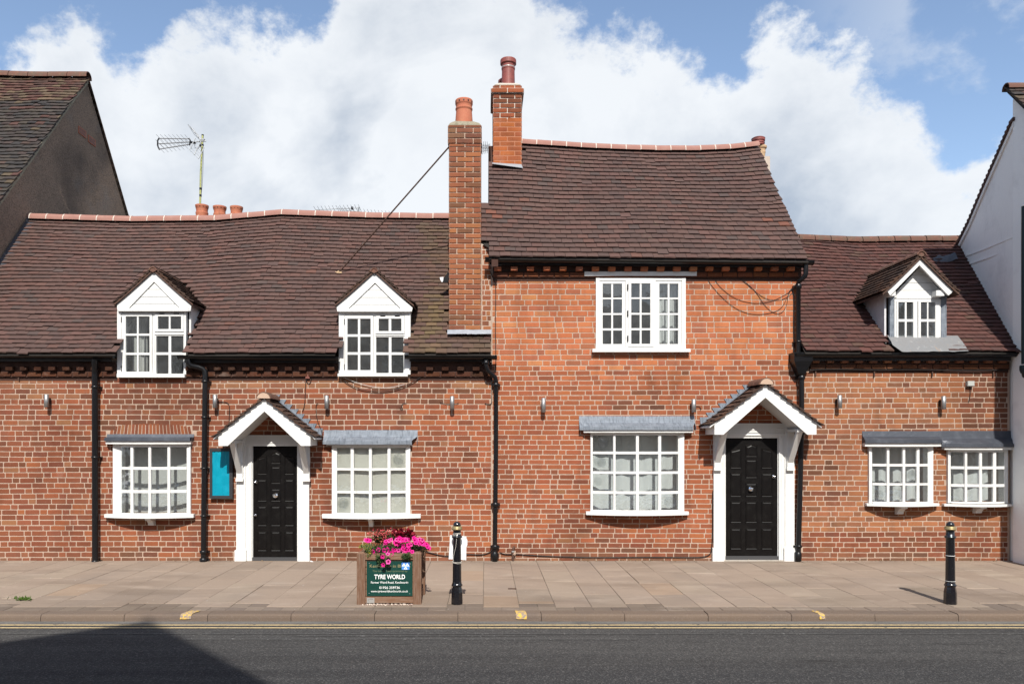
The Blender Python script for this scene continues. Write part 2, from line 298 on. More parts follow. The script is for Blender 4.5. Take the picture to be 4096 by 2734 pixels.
M['opp_roof'] = mat('slate_roof', (.07, .065, .07), rough=.8)
# ------------------------------------------------------------------ bricks
BV = []
def make_variant(kind):
    # unit outline -0.5..0.5, thin chamfer, rough edges
    rnd = random.Random(kind * 7 + 5); asp = 3.3 if kind < 5 else 1.6
    jz = .024; jx = jz / asp
    base = [(-.5, -.38), (-.46, -.5), (-.16, -.5), (.17, -.5), (.465, -.5), (.5, -.37), (.5, .38), (.46, .5), (.15, .5), (-.18, .5), (-.465, .5), (-.5, .36)]
    out = [(x + rnd.uniform(-jx, jx), z + rnd.uniform(-jz, jz)) for x, z in base]
    inn = [(x * (1 - .055 / asp * 1.6) + rnd.uniform(-jx, jx) * .4, z * (1 - .09)) for x, z in out]
    n = len(out); v = [(x, -1.0 - rnd.uniform(0, .25), z) for x, z in inn] + [(x, -.55, z) for x, z in out] + [(x, 1.2, z) for x, z in out]
    f = [tuple(range(n))] + [(i, n + i, n + (i + 1) % n, (i + 1) % n) for i in range(n)] + [(n + i, 2 * n + i, 2 * n + (i + 1) % n, n + (i + 1) % n) for i in range(n)]
    return v, f
BV = [make_variant(i) for i in range(9)]
BMESH = {}
def brick_mesh(k):
    if k not in BMESH: BMESH[k] = MB().add(*BV[k]).mesh('brick', M['brick'])
    return BMESH[k]
class Bricks:
    """collects bricks; the largest become objects of their own, the rest one joined part"""
    def __init__(s): s.l = []
    def put(s, org, ex, nrm, L, h, col, proud=.009, tilt=0.0):
        s.l.append((Vector(org), Vector(ex), Vector(nrm), L, h, col, proud, tilt))
    def flush(s, parent, n_single, name='brick', rest='brick_courses', pick=None):
        k_of = lambda b: random.randrange(0, 5) if b[3] > .15 else random.randrange(5, 9)
        order = sorted(range(len(s.l)), key=lambda i: -(s.l[i][3] * s.l[i][4] * (1 if pick is None or pick(s.l[i][0]) else .01)))
        single = set(order[:n_single]); mb = MB()
        for i, b in enumerate(s.l):
            org, ex, nrm, L, h, col, proud, tilt = b; k = k_of(b); ez = Vector((0, 0, 1))
            q = Matrix.Rotation(tilt, 3, nrm); exx = q @ ex; ezz = q @ ez
            m = Matrix(((exx.x * L, -nrm.x * proud, ezz.x * h, org.x), (exx.y * L, -nrm.y * proud, ezz.y * h, org.y), (exx.z * L, -nrm.z * proud, ezz.z * h, org.z), (0, 0, 0, 1)))
            if i in single:
                o = bpy.data.objects.new(name, brick_mesh(k)); o.color = (*col, 1); coll.objects.link(o)
                o.parent = parent; o.matrix_parent_inverse = Matrix.Translation(-wloc(parent)) @ m
            else:
                v, f = BV[k]; mb.add([m @ Vector(p) for p in v], f, col)
        if mb.v: mb.build(rest, M['brick'], parent, kind='stuff')

PM_ = [None]
def pick(pal):
    if pal and isinstance(pal[0][1], tuple):
        w_ = sum(w for w, _ in pal); PM_[0] = tuple(sum(w * c[i] for w, c in pal) / w_ for i in range(3))
    t = sum(w for w, _ in pal); r = random.random() * t
    for w, c in pal:
        r -= w
        if r <= 0: return c
    return pal[-1][1]
K = .545
def pc(c, j=.08):
    l = lin(*c, K); g0 = .3 * l[0] + .59 * l[1] + .11 * l[2]; l = tuple(lerp(v, g0, .03) for v in l); l = (l[0] * .96, l[1] * 1.12, l[2] * .88); l = mixc(l, (lambda a: (a[0] * .96, a[1] * 1.12, a[2] * .88))(lin(*PM_[0], K)), .42); l = mixc(l, (sum(l) / 3,) * 3, .07 if c[0] < 205 else .0); f = 1 + random.uniform(-j, j); g = random.uniform(-j, j) * .4
    return (l[0] * f, l[1] * f * (1 + g), l[2] * f * (1 - g))
P_LEFT = [(5, (166, 88, 68)), (4, (152, 78, 62)), (3, (176, 96, 72)), (2, (134, 72, 60)), (1.5, (188, 98, 66)), (1, (118, 70, 60)), (.6, (200, 106, 66)), (.4, (186, 122, 92))]
P_DARK = [(4, (140, 80, 65)), (2, (122, 74, 62)), (4, (154, 86, 68)), (.6, (106, 68, 58)), (2, (172, 96, 72))]
P_BUFF = [(4, (178, 110, 84)), (3, (168, 98, 78)), (2, (190, 122, 92)), (1, (150, 92, 74))]
P_ORANGE = [(6, (220, 123, 92)), (4, (210, 113, 84)), (3, (228, 133, 99)), (2, (196, 103, 80)), (1.2, (174, 99, 82)), (.5, (232, 148, 108))]
P_REDDER = [(5, (194, 100, 70)), (4, (184, 94, 68)), (3, (204, 110, 74)), (2, (168, 88, 68)), (1, (148, 82, 68))]
P_RIGHT = [(5, (192, 112, 82)), (4, (178, 102, 78)), (3, (204, 122, 86)), (2, (156, 96, 80)), (1, (136, 90, 78))]
P_CHIM = [(4, (184, 100, 74)), (3, (170, 90, 70)), (2, (202, 118, 78)), (2, (142, 82, 68)), (1, (120, 82, 72))]
P_FRESH = [(5, (200, 102, 66)), (3, (188, 94, 62)), (2, (210, 114, 72)), (1, (162, 84, 62))]
def zone(x, z):
    X = PX + x * 256; Y = PY - (z - EYE) * 256; n = nz(x * .7, z * .9, 3) + random.gauss(0, .12)
    if X < 1955:
        if X < 370: return P_BUFF if Y < 1600 and n > -.2 else P_LEFT
        if Y < 1720 and X < 820: return P_DARK if n + (.3 if Y < 1640 else .05) > 0 else P_LEFT
        if Y > 2180: return P_LEFT if n > -.15 else P_DARK
        if X > 1250 and Y < 1620 and n > .05: return P_DARK
        if Y < 1560: return P_BUFF
        if X > 1640: return P_REDDER if n > -.1 else P_LEFT
        return P_LEFT
    if X < 3200:
        if Y < 1440 + 90 * random.random(): return P_ORANGE
        if Y < 1640: return P_REDDER if n > -.2 else P_DARK
        if Y > 2170: return P_LEFT if n > -.1 else P_DARK
        return P_REDDER if n > -.05 or Y < 1900 else P_LEFT
    if Y > 2120: return P_LEFT if n > -.1 else P_DARK
    if X > 3850 and Y < 1720: return P_DARK if n > -.15 else P_RIGHT
    return P_RIGHT if n > -.35 else P_DARK

def course_bricks(B, x0, x1, z0, z1, hcourse, holes, yf=0.0, pal=None, Ls=.238, Lh=.118, joint=.0135, proud=.0032, skip=None):
    """holes: (x0,x1,z0,z1). hcourse: height or function of z"""
    z = z0; j = 0
    while z < z1 - .02:
        hc = hcourse(z) if callable(hcourse) else hcourse
        hc = min(hc, z1 - z + .004)
        kind = j % 3; x = x0 - random.random() * .2 - (.06 if j % 2 else 0); i = random.randrange(4)
        while x < x1:
            head = (i % (3 if kind else 2) == 0); i += 1
            L = (Lh if head else Ls) * random.uniform(.965, 1.03)
            a, b = max(x, x0), min(x + L, x1); x += L
            if b - a < .035: continue
            zc = z + hc / 2; segs = [(a + joint / 2, b - joint / 2)]
            for (hx0, hx1, hz0, hz1) in holes:
                if zc > hz0 and zc < hz1:
                    ns = []
                    for (p, q) in segs:
                        if q <= hx0 or p >= hx1: ns.append((p, q)); continue
                        if p < hx0 - .03: ns.append((p, hx0 - .004))
                        if q > hx1 + .03: ns.append((hx1 + .004, q))
                    segs = ns
            for (p, q) in segs:
                if q - p < .022: continue
                xm = (p + q) / 2
                if skip and skip(xm, zc): continue
                wv = .014 * nz(xm * .45, zc * .5, 1) + .004 * nz(xm * 1.6, zc * 1.5, 6) + .0016 * random.uniform(-1, 1)
                bc = pc(pick(pal or zone(xm, zc)))
                if zc < .17 and pal is None: bc = mixc(bc, lin(150, 124, 100, K), random.uniform(.05, .55) * (1 - zc / .2))
                B.put((xm, yf, zc + wv), (1, 0, 0), (0, -1, 0), q - p, (hc - joint) * random.uniform(.965, 1.02), bc, proud * random.uniform(.75, 1.25), random.uniform(-.006, .006))
        z += hc; j += 1

def wall_face(mb, x0, x1, z0, z1, holes, y=0.0, depth=.28, top=None):
    xs = sorted(set([x0, x1] + [min(max(h[i], x0), x1) for h in holes for i in (0, 1)])); zs = sorted(set([z0, z1] + [min(max(h[i], z0), z1) for h in holes for i in (2, 3)]))
    for a, b in zip(xs, xs[1:]):
        for c, d in zip(zs, zs[1:]):
            xm, zm = (a + b) / 2, (c + d) / 2
            if b - a < 1e-5 or d - c < 1e-5: continue
            if any(h[0] < xm < h[1] and h[2] < zm < h[3] for h in holes): continue
            mb.box(a, b, y, y + depth, c, d)

# ------------------------------------------------------------------ tiles
TV = []
for k in range(5):
    rnd = random.Random(90 + k); j = lambda a: rnd.uniform(-a, a)
    cam_ = rnd.uniform(.03, .18)
    v = []
    for (zz, bb) in ((0, 0), (1, 1)):
        for y in (0.0, 1.0):
            for x in (-.5, 0, .5):
                v.append((x + j(.012), y + (j(.016) if y == 0 else 0), zz + (cam_ if x == 0 else 0) + (rnd.uniform(-.06, .10) if y == 0 else 0)))
    f = [(6, 7, 10, 9), (7, 8, 11, 10), (0, 1, 7, 6), (1, 2, 8, 7), (0, 6, 9, 3), (2, 5, 11, 8), (1, 0, 3, 4), (2, 1, 4, 5), (3, 9, 10, 4), (4, 10, 11, 5)]
    TV.append((v, f))
TMESH = {}
def tile_mesh(k):
    if k not in TMESH: TMESH[k] = MB().add(*TV[k]).mesh('tile', M['tile'])
    return TMESH[k]
P_TILE = [(6, (122, 94, 86)), (4, (114, 90, 84)), (3, (128, 94, 86)), (2, (108, 88, 83)), (1, (131, 95, 85)), (.6, (104, 92, 88)), (.1, (142, 98, 84))]
P_TILE_R = [(5, (118, 80, 73)), (4, (107, 76, 71)), (3, (125, 82, 74)), (2, (97, 74, 70)), (1, (114, 92, 78))]
P_TILE_OLD = [(4, (92, 84, 78)), (3, (104, 84, 76)), (2, (112, 80, 72)), (2, (74, 70, 70)), (2, (124, 108, 88))]
P_TILE_PORCH = [(4, (92, 72, 62)), (3, (106, 80, 66)), (2, (80, 62, 56)), (1, (128, 92, 72))]
KT = .42
def tcol(pal):
    l = mixc(lin(*pick(pal), KT), lin(*pal[0][1], KT), .35); f = random.uniform(.93, 1.08); return (l[0] * f, l[1] * f, l[2] * f)
def tile_field(parent, surf, u0, u1, nrows, tw, thk=.018, n_single=0, pal=P_TILE, skip=None, wave=.16, jag=.022, name='tile', rest='tile_courses', colf=None, lap=1.75, flip=False, half=True):
    """surf(u,v) -> Vector; u along the courses (in metres), v 0 at the eave and 1 at the ridge"""
    items = []
    for j in range(nrows):
        va, vb = j / nrows, (j + 1) / nrows
        off = (tw * .5 if (j % 2 and half) else 0) + random.uniform(-.012, .012)
        a0 = u0(va) if callable(u0) else u0; a1 = u1(va) if callable(u1) else u1
        u = a0 - off
        while u < a1 - .01:
            w = tw * random.uniform(.985, 1.015); p, q = max(u, a0), min(u + w, a1); u += w
            if q - p < .035: continue
            um = (p + q) / 2; dv = wave * nz(um * .55, j * .31, 7) / nrows + random.gauss(0, jag) / nrows
            if random.random() < .012: dv -= .3 / nrows
            P = surf(um, va + dv); Q = surf(um, vb + dv); ex = (surf(um + .05, va + dv) - surf(um - .05, va + dv)).normalized()
            if flip: ex = -ex
            up = Q - P; g = up.length; es = up / g; n = ex.cross(es).normalized()
            if skip and skip(P + es * g * .4): continue
            L = g * lap; tilt = math.atan2(thk * 1.25, g) + random.gauss(0, .005); es2 = es * math.cos(tilt) - n * math.sin(tilt); n2 = ex.cross(es2).normalized(); P2 = P + n * thk * 1.3
            roll = random.gauss(0, .004); ex2 = (ex + n * roll).normalized()
            m = Matrix(((ex2.x * (q - p - .004), es2.x * L, n2.x * thk, P2.x), (ex2.y * (q - p - .004), es2.y * L, n2.y * thk, P2.y), (ex2.z * (q - p - .004), es2.z * L, n2.z * thk, P2.z), (0, 0, 0, 1)))
            items.append((P2.y + random.random() * 1.5, m, colf(P, j, q - p) if colf else tcol(pal), q - p))
    order = sorted(range(len(items)), key=lambda i: items[i][0] + (5 if items[i][3] < tw * .8 else 0)); single = set(order[:n_single]); mb = MB()
    for i, (_, m, col, w) in enumerate(items):
        k = random.randrange(5)
        if i in single:
            o = bpy.data.objects.new(name, tile_mesh(k)); o.color = (*col, 1); coll.objects.link(o); o.parent = parent
            o.matrix_parent_inverse = Matrix.Translation(-wloc(parent)) @ m
        else:
            v, f = TV[k]; mb.add([m @ Vector(p) for p in v], f, col)
    if mb.v: mb.build(rest, M['tile'], parent, kind='stuff')
def deck(parent, surf, u0, u1, n_u, n_v, name='roof_deck', drop=.014, thick=.012, skip=None, material='eave_dark'):
    mb = MB()
    for i in range(n_u):
        for j in range(n_v):
            va, vb = j / n_v, (j + 1) / n_v
            f0 = (lambda t: u0(t) if callable(u0) else u0); f1 = (lambda t: u1(t) if callable(u1) else u1)
            pts = []
            for (s, v) in ((i / n_u, va), ((i + 1) / n_u, va), ((i + 1) / n_u, vb), (i / n_u, vb)):
                pts.append(surf(lerp(f0(v), f1(v), s), v) - Vector((0, 0, drop)))
            c = (pts[0] + pts[2]) / 2
            if skip and skip(c): continue
            lo = [p - Vector((0, 0, thick)) for p in pts]; mb.hexa(lo + pts)
    return mb.build(name, M[material], parent)
def ridge_run(parent, pts, seg, rad, mname='ridge', joint=True, name='ridge_tile', arc=200, cap_ends=True, jw=.008):
    """half round tiles along a polyline of (x,y,z)"""
    pts = [Vector(p) for p in pts]; ln = [0]
    for a, b in zip(pts, pts[1:]): ln.append(ln[-1] + (b - a).length)
    def at(s):
        for i in range(len(pts) - 1):
            if s <= ln[i + 1] or i == len(pts) - 2:
                t = (s - ln[i]) / (ln[i + 1] - ln[i]); return pts[i].lerp(pts[i + 1], t)
    n = max(1, round(ln[-1] / seg)); N = 9; jm = MB()
    def ring(c, t, r):
        side = Vector((0, 0, 1)).cross(t).normalized(); upv = t.cross(side).normalized(); o = []
        for k in range(N):
            g = math.radians(90 - arc / 2 + arc * k / (N - 1)); o.append(c + side * math.cos(g) * r + upv * (math.sin(g) * r))
        return o
    for i in range(n):
        a, b = at(ln[-1] * i / n), at(ln[-1] * (i + 1) / n); t = (b - a).normalized(); w = random.uniform(-.004, .004); z = Vector((0, 0, w))
        a2, b2 = a + t * .006 + z, b - t * .006 + z; mb = MB(); r1, r2 = rad * random.uniform(.98, 1.02), rad * random.uniform(.97, 1.02)
        A, B, C, Dd = ring(a2, t, r1), ring(b2, t, r2), ring(a2, t, r1 - .016), ring(b2, t, r2 - .016)
        mb.add(A + B, [(k, k + 1, N + k + 1, N + k) for k in range(N - 1)], smooth=True); mb.add(C + Dd, [(k + 1, k, N + k, N + k + 1) for k in range(N - 1)])
        mb.add(A + C, [(k + 1, k, N + k, N + k + 1) for k in range(N - 1)]); mb.add(B + Dd, [(k, k + 1, N + k + 1, N + k) for k in range(N - 1)])
        mb.build(name, M[mname], parent)
        if joint:
            A, B = ring(a - t * jw, t, rad + .003), ring(a + t * jw, t, rad + .003); jm.add(A + B, [(k, k + 1, N + k + 1, N + k) for k in range(N - 1)])
            jm.add(A, [tuple(range(N - 1, -1, -1))]); jm.add(B, [tuple(range(N))]); jm.build('mortar_joint', M['mortar_white'], parent); jm = MB()

# ------------------------------------------------------------------ windows
def seg(mb, x0, y0, x1, y1, z0, z1, t):
    """upright slab from (x0,y0) to (x1,y1), t thick away from the viewer"""
    mb.hexa([(x0, y0, z0), (x1, y1, z0), (x1, y1 + t, z0), (x0, y0 + t, z0), (x0, y0, z1), (x1, y1, z1), (x1, y1 + t, z1), (x0, y0 + t, z1)])
def bow_window(house, label, X0, X1, Y0, Y1, cols, rows, sill, board, lead, p=.13, bracket=None, bulls=(), lead_mat='lead', lead_mid=.55, stack_lead=None):
    xm = WX((X0 + X1) / 2); hw = (X1 - X0) / 2 / 256 + .03
    def yf(x): return -.03 - (p) * max(0, 1 - ((x - xm) / hw) ** 2)
    def wx(X):
        x = WX(X)
        for _ in range(2): x = WX(X, yf(x))
        return x
    def wz(Y, x=None): return WZ(Y, -.03 - p * .7 if x is None else yf(x))
    w = bpy.data.objects.new('bow_window', None); link(w, house); w.location = (0, 0, 0); setp(w, label=label)
    z1, z0 = wz(Y0), wz(Y1)
    # outer frame
    mb = MB(); xl, xr = wx(X0), wx(X1); cl = [(wx(a), wx(b)) for a, b in cols]; rw = [(wz(b), wz(a)) for a, b in rows]   # (z low, z high)
    mb.box(xl, cl[0][0], yf(xl) - .012, .05, z0, z1); mb.box(cl[-1][1], xr, yf(xr) - .012, .05, z0, z1)
    xs = [cl[0][0]] + [(cl[i][1] + cl[i + 1][0]) / 2 for i in range(len(cl) - 1)] + [cl[-1][1]]
    zt = rw[0][1]; zb = rw[-1][0]
    for a, b in zip(xs, xs[1:]):
        seg(mb, a, yf(a) - .008, b, yf(b) - .008, zt, z1, .05); seg(mb, a, yf(a) - .008, b, yf(b) - .008, z0, zb, .05)
    mb.build('frame', M['white'], w)
    for i in range(len(cl) - 1):
        a, b = cl[i][1], cl[i + 1][0]; m = (a + b) / 2; y = yf(m)
        mb = MB(); mb.prism([(a, y + .015), (a + .004, y - .008), (m, y - .014), (b - .004, y - .008), (b, y + .015), (b, y + .03), (a, y + .03)], zb, zt, 'z'); mb.build('glazing_bar', M['white'], w)
    for j in range(len(rw) - 1):
        mb = MB(); zc0, zc1 = rw[j + 1][1], rw[j][0]
        for a, b in zip(xs, xs[1:]): seg(mb, a, yf(a) - .004, b, yf(b) - .004, zc0, zc1, .026)
        mb.build('glazing_bar', M['white'], w)
    for i, (a, b) in enumerate(cl):
        for j, (c, d) in enumerate(rw):
            ya, yb = yf(a) + .012, yf(b) + .012; mb = MB(); t1, t2 = random.uniform(-.002, .002), random.uniform(-.002, .002)
            mb.hexa([(a - .004, ya + t1, c - .004), (b + .004, yb + t1, c - .004), (b + .004, yb + t1 + .003, c - .004), (a - .004, ya + t1 + .003, c - .004), (a - .004, ya + t2, d + .004), (b + .004, yb + t2, d + .004), (b + .004, yb + t2 + .003, d + .004), (a - .004, ya + t2 + .003, d + .004)])
            pane = mb.build('pane', M['glass'], w)
            for (bi, bj, fx, fz, rr) in bulls:
                if (bi, bj) == (i, j):
                    cx, cz = lerp(a, b, fx), lerp(c, d, 1 - fz); y = lerp(ya, yb, fx) - .001; q = MB(); prof = []
                    for k in range(13):
                        r = rr * (1 - k / 12.5); prof.append((r, y - .0025 - .004 * (1 + math.sin(k * 1.7)) - (.012 if k > 10 else 0)))
                    q.lathe(prof, cx, cz, 22, axis='y'); q.v = [(v[0], v[1], v[2]) for v in q.v]; setp(q.build('pane', M['glass_swirl'], w), label='round bullseye swirl in the glass')
    # sill with bowed front
    sx0, sx1 = WX(sill[0]), WX(sill[1]); n = 16
    def ys(x): return -.075 - (p + .02) * max(0, 1 - ((x - xm) / ((sx1 - sx0) / 2)) ** 2)
    sz1, sz0 = WZ(sill[2], -.17), WZ(sill[3], -.2); pl = [(lerp(sx0, sx1, k / n), ys(lerp(sx0, sx1, k / n))) for k in range(n + 1)] + [(sx1, .03), (sx0, .03)]
    MB().prism(pl, sz0, sz1, 'z').build('sill', M['white'], w)
    bx0, bx1 = WX(board[0]), WX(board[1]); bm = (bx0 + bx1) / 2
    def yb_(x): return -.085 - (p + .01) * max(0, 1 - ((x - bm) / ((bx1 - bx0) / 2)) ** 2)
    bz1, bz0 = WZ(board[2], -.16), WZ(board[3], -.16)
    pl = [(lerp(bx0, bx1, k / n), yb_(lerp(bx0, bx1, k / n))) for k in range(n + 1)] + [(bx1, .0), (bx0, .0)]
    MB().prism(pl, min(bz0, z1 + .002), bz1, 'z').build('head_board', M['white'], w)
    lx0, lx1 = WX(lead[0]), WX(lead[1]); lz1 = WZ(lead[2]); lz0 = WZ(lead[3], -.18); lzm = lerp(lz0, lz1, lead_mid)
    mb = MB(); wz_ = lambda k: .004 * nz(k * .8, lead[0])
    for k in range(n):
        a, b = lerp(lx0, lx1, k / n), lerp(lx0, lx1, (k + 1) / n); fa = (a - lx0) / (lx1 - lx0); fb = (b - lx0) / (lx1 - lx0)
        ya, yb = min(-.10, yb_(lerp(bx0, bx1, fa)) - .018), min(-.10, yb_(lerp(bx0, bx1, fb)) - .018); ai, bi = lerp(bx0, bx1, fa) - .0, lerp(bx0, bx1, fb)
        da, db = wz_(k), wz_(k + 1)
        A = [(a, -.006, lz1 + da), (a, -.022, lzm + da + .01), (a, -.03, lzm + da), (lerp(a, ai, .5), lerp(-.03, ya, .5), lerp(lzm, lz0 + .05, .45) + da), (ai, ya + .014, lz0 + .060 + da), (ai, ya + .013, lz0 + .054 + da), (ai, ya - .004, lz0 + .050 + da), (ai, ya - .006, lz0 + da)]
        Bp = [(b, -.006, lz1 + db), (b, -.022, lzm + db + .01), (b, -.03, lzm + db), (lerp(b, bi, .5), lerp(-.03, yb, .5), lerp(lzm, lz0 + .05, .45) + db), (bi, yb + .014, lz0 + .060 + db), (bi, yb + .013, lz0 + .054 + db), (bi, yb - .004, lz0 + .050 + db), (bi, yb - .006, lz0 + db)]
        m_ = len(A); mb.add(A + Bp, [(i, i + m_ , i + m_ + 1, i + 1)[::-1] for i in range(m_ - 1)], smooth=False)
    # closed ends and underside
    for (e, ei, yy) in ((lx0, bx0, yb_(bx0) - .018), (lx1, bx1, yb_(bx1) - .018)):
        yy = min(-.10, yy); mb.prism([(-.006, lz1), (-.03, lzm), (yy, lz0 + .045), (yy, lz0), (0, lz0)], e - .002, ei + .002 if ei > e else e + .002, 'x')
    mb.build('lead_canopy', M[lead_mat], w)
    if bracket:
        a, b, yb2, side = bracket; xa, xb = WX(a, -.12), WX(b, -.12); zt2 = sz0; zb2 = WZ(yb2, -.05)
        pl = [(0, zt2), (-.20, zt2), (-.19, zt2 - .03), (-.13, lerp(zt2, zb2, .35)), (-.09, lerp(zt2, zb2, .65)), (-.08, zb2 + .01), (-.03, zb2), (0, zb2)]
        MB().prism(pl, xa, xb, 'x').build('bracket', M['white'], w)
    house_holes.append((xl + .01, xr - .01, z0 + .01, z1))
    return w, (xl, xr, z0, z1), yf
house_holes = []
M['glass_swirl'] = glass_mat('swirl_glass', (.95, .96, .96), .8)

def casement(parent, x0, x1, z0, z1, y, bx, bz, outline=True, panes=True, stile=.045, t=.05, name='casement', gm='glass_grey'):
    """opening light: outer rect, glass edges bx [(x0,x1)..], bz [(z0,z1)..] (low, high)"""
    c = bpy.data.objects.new(name, None); link(c, parent)
    mb = MB(); gx0, gx1, gz0, gz1 = bx[0][0], bx[-1][1], min(b[0] for b in bz), max(b[1] for b in bz)
    mb.box(x0, gx0, y, y + t, z0, z1); mb.box(gx1, x1, y, y + t, z0, z1); mb.box(gx0, gx1, y, y + t, gz1, z1); mb.box(gx0, gx1, y, y + t, z0, gz0)
    mb.build('frame', M['white'], c)
    mb = MB()
    for a, b in zip(bx, bx[1:]): mb.box(a[1], b[0], y + .006, y + .034, gz0, gz1)
    bzs = sorted(bz)
    for a, b in zip(bzs, bzs[1:]): mb.box(gx0, gx1, y + .0085, y + .032, a[1], b[0])
    mb.build('glazing_bars', M['white'], c)
    for a in bx:
        for b in bzs:
            ti = random.uniform(-.0025, .0025); q = MB()
            q.hexa([(a[0] - .003, y + .016 + ti, b[0] - .003), (a[1] + .003, y + .016, b[0] - .003), (a[1] + .003, y + .019, b[0] - .003), (a[0] - .003, y + .019 + ti, b[0] - .003), (a[0] - .003, y + .016, b[1] + .003), (a[1] + .003, y + .016 - ti, b[1] + .003), (a[1] + .003, y + .019 - ti, b[1] + .003), (a[0] - .003, y + .019, b[1] + .003)])
            q.build('pane', M[gm], c)
    return c
def curtain(label, x0, x1, z0, z1, y, material, folds=7, amp=.02, yf=None, group=None, edge=0.0):
    n = 90; mb = MB(); vs = []; m = 14; ph = random.random() * 6
    for j in range(m + 1):
        for i in range(n + 1):
            t = i / n; x = lerp(x0, x1, t); s = j / m
            yy = y + amp * math.sin(t * folds * 6.283 + ph + .5 * nz(t * 5, s * .8, ph)) * (.6 + .4 * s) + amp * .5 * nz(t * 13, s * .7, ph + 4)
            if yf: yy += yf(x)
            vs.append((x + edge * nz(s * 3, ph) * (1 if i in (0, n) else 0), yy, lerp(z1, z0, s) + .006 * nz(t * 9, ph)))
    mb.add(vs, [(j * (n + 1) + i, (j + 1) * (n + 1) + i, (j + 1) * (n + 1) + i + 1, j * (n + 1) + i + 1) for j in range(m) for i in range(n)], smooth=True)
    return mb.build('curtain', M[material], None, label=label, cat='curtain', group=group)
# ------------------------------------------------------------------ ground
def flat(name, x0, x1, y0, y1, z0, z1, m, **p): return MB().box(x0, x1, y0, y1, z0, z1).build(name, M[m], None, **p)
flat('ground', -400, 400, 30, 900, -.3, -.12, 'asphalt', kind='structure')
KY = -3.68
road = flat('road', -60, 60, -11.2, KY + .02, -.4, -.08, 'asphalt', kind='structure')
flat('subsoil', -400, 400, -400, 30, -.9, -.45, 'soil', kind='structure')
pav = thing('pavement', None, None, (0, -1.8, 0), kind='structure')
MB().box(-30, 30, KY + .17, .3, -.3, -.009).build('pavement_bed', M['joint'], pav)
PSL = [(5, (176, 157, 140)), (3, (173, 154, 137)), (2, (179, 161, 143)), (.5, (170, 152, 136)), (.15, (182, 158, 136))]
def slabcol(pal=PSL, k=.575):
    l = lin(*pick(pal), k); f = random.uniform(.97, 1.03); return (l[0] * f, l[1] * f, l[2] * f)
SLABS = []
def slab_verts(x0, x1, y0, y1, z):
    g = .0022; c = .004; x0 += g; x1 -= g; y0 += g; y1 -= g; t = [random.uniform(-.0022, .0022) for _ in range(4)]
    v = [(x0 + c, y0 + c, z + t[0]), (x1 - c, y0 + c, z + t[1]), (x1 - c, y1 - c, z + t[2]), (x0 + c, y1 - c, z + t[3]), (x0, y0, z - c), (x1, y0, z - c), (x1, y1, z - c), (x0, y1, z - c), (x0, y0, z - .04), (x1, y0, z - .04), (x1, y1, z - .04), (x0, y1, z - .04)]
    f = [(0, 1, 2, 3)] + [(4 + i, 4 + (i + 1) % 4, (i + 1) % 4, i) for i in range(4)] + [(8 + i, 8 + (i + 1) % 4, 4 + (i + 1) % 4, 4 + i) for i in range(4)]
    return v, f
for k in range(-34, 34):
    xa = -.02 + .41 * k; y = -.02 - random.uniform(.02, .3); first = True
    while y > -3.3:
        L = random.choice((.75, .90, 1.2)); yb = y - L
        if yb < -3.12: yb = -3.30 if random.random() < .6 else -3.12
        if first: SLABS.append((xa, xa + .41, y, .02, 0)); first = False
        SLABS.append((xa, xa + .41, yb, y, 0)); y = yb
        if yb <= -3.1: break
    if y > -3.2:
        for q in range(2): SLABS.append((xa + q * .205, xa + q * .205 + .205, -3.30, y, 1))
for k in range(-70, 70): SLABS.append((-.02 + .205 * k, -.02 + .205 * (k + 1), -3.49, -3.30, 1))
vis = sorted(range(len(SLABS)), key=lambda i: (abs((SLABS[i][0] + SLABS[i][1]) / 2 - .3) > (12 + SLABS[i][2]) * .68, -(SLABS[i][1] - SLABS[i][0]) * (SLABS[i][3] - SLABS[i][2])))
sing = set(vis[:290]); rest = MB()
for i, (a, b, c, d, kk) in enumerate(SLABS):
    z = random.uniform(-.002, .002) - (.004 if kk else 0); v, f = slab_verts(a, b, c, d, z); col = slabcol([(3, (146, 130, 116)), (2, (152, 136, 121)), (1, (138, 123, 111))] if kk else PSL)
    ym = (c + d) / 2; dk = .86 if (ym < -2.5 and nz(a * .5, ym, 4) > -.15) or (ym > -.5 and nz(a * .4, 2) > 0) else 1.0; col = tuple(q * dk for q in col)
    if i in sing: MB().add(v, f, col).build('paving_slab', M['paving'], pav)
    else: rest.add(v, f, col)
rest.build('small_paving', M['paving'], pav, kind='stuff')
kerb = thing('kerb', None, None, (0, KY, 0), kind='structure')
for k in range(-16, 18):
    x0 = .61 + .904 * k; x1 = x0 + .904; g = .0028; dz = random.uniform(-.004, .004); c = lin(*random.choice(((150, 130, 114), (146, 127, 112), (153, 133, 117))), .44)
    pr = [(KY + .185, -.3), (KY + .185, 0), (KY + .03, -.001), (KY + .014, -.006), (KY + .004, -.018), (KY, -.036), (KY - .008, -.3)]
    MB().prism([(a, b + dz) for a, b in pr], x0 + g, x1 - g, 'x', c, smooth=False).build('kerb_stone', M['kerb'], kerb)
gut = MB().box(-40, 40, KY - .10, KY - .002, -.2, -.0765).build('gutter_strip', mat('gutter_grit', (.125, .115, .105), rough=.95, layers=[((.22, .20, .18), 60, .5, .7, .6), ((.05, .05, .05), 8, .5, .7, .6, (.3, 1, 1))], bump=[(110, .9, .008)]), None, kind='structure')
for yy in (-3.844, -3.963):
    mb = MB(); n = 160
    for i in range(n):
        a, b = -20 + 40 * i / n, -20 + 40 * (i + 1) / n; o1, o2 = .006 * nz(a * .7, yy), .006 * nz(b * .7, yy)
        mb.add([(a, yy - .024 + o1, -.075), (b, yy - .024 + o2, -.075), (b, yy + .024 + o2, -.075), (a, yy + .024 + o1, -.075)], [(0, 1, 2, 3)])
    mb.build('road_marking', M['yellow_line'], None, kind='structure')
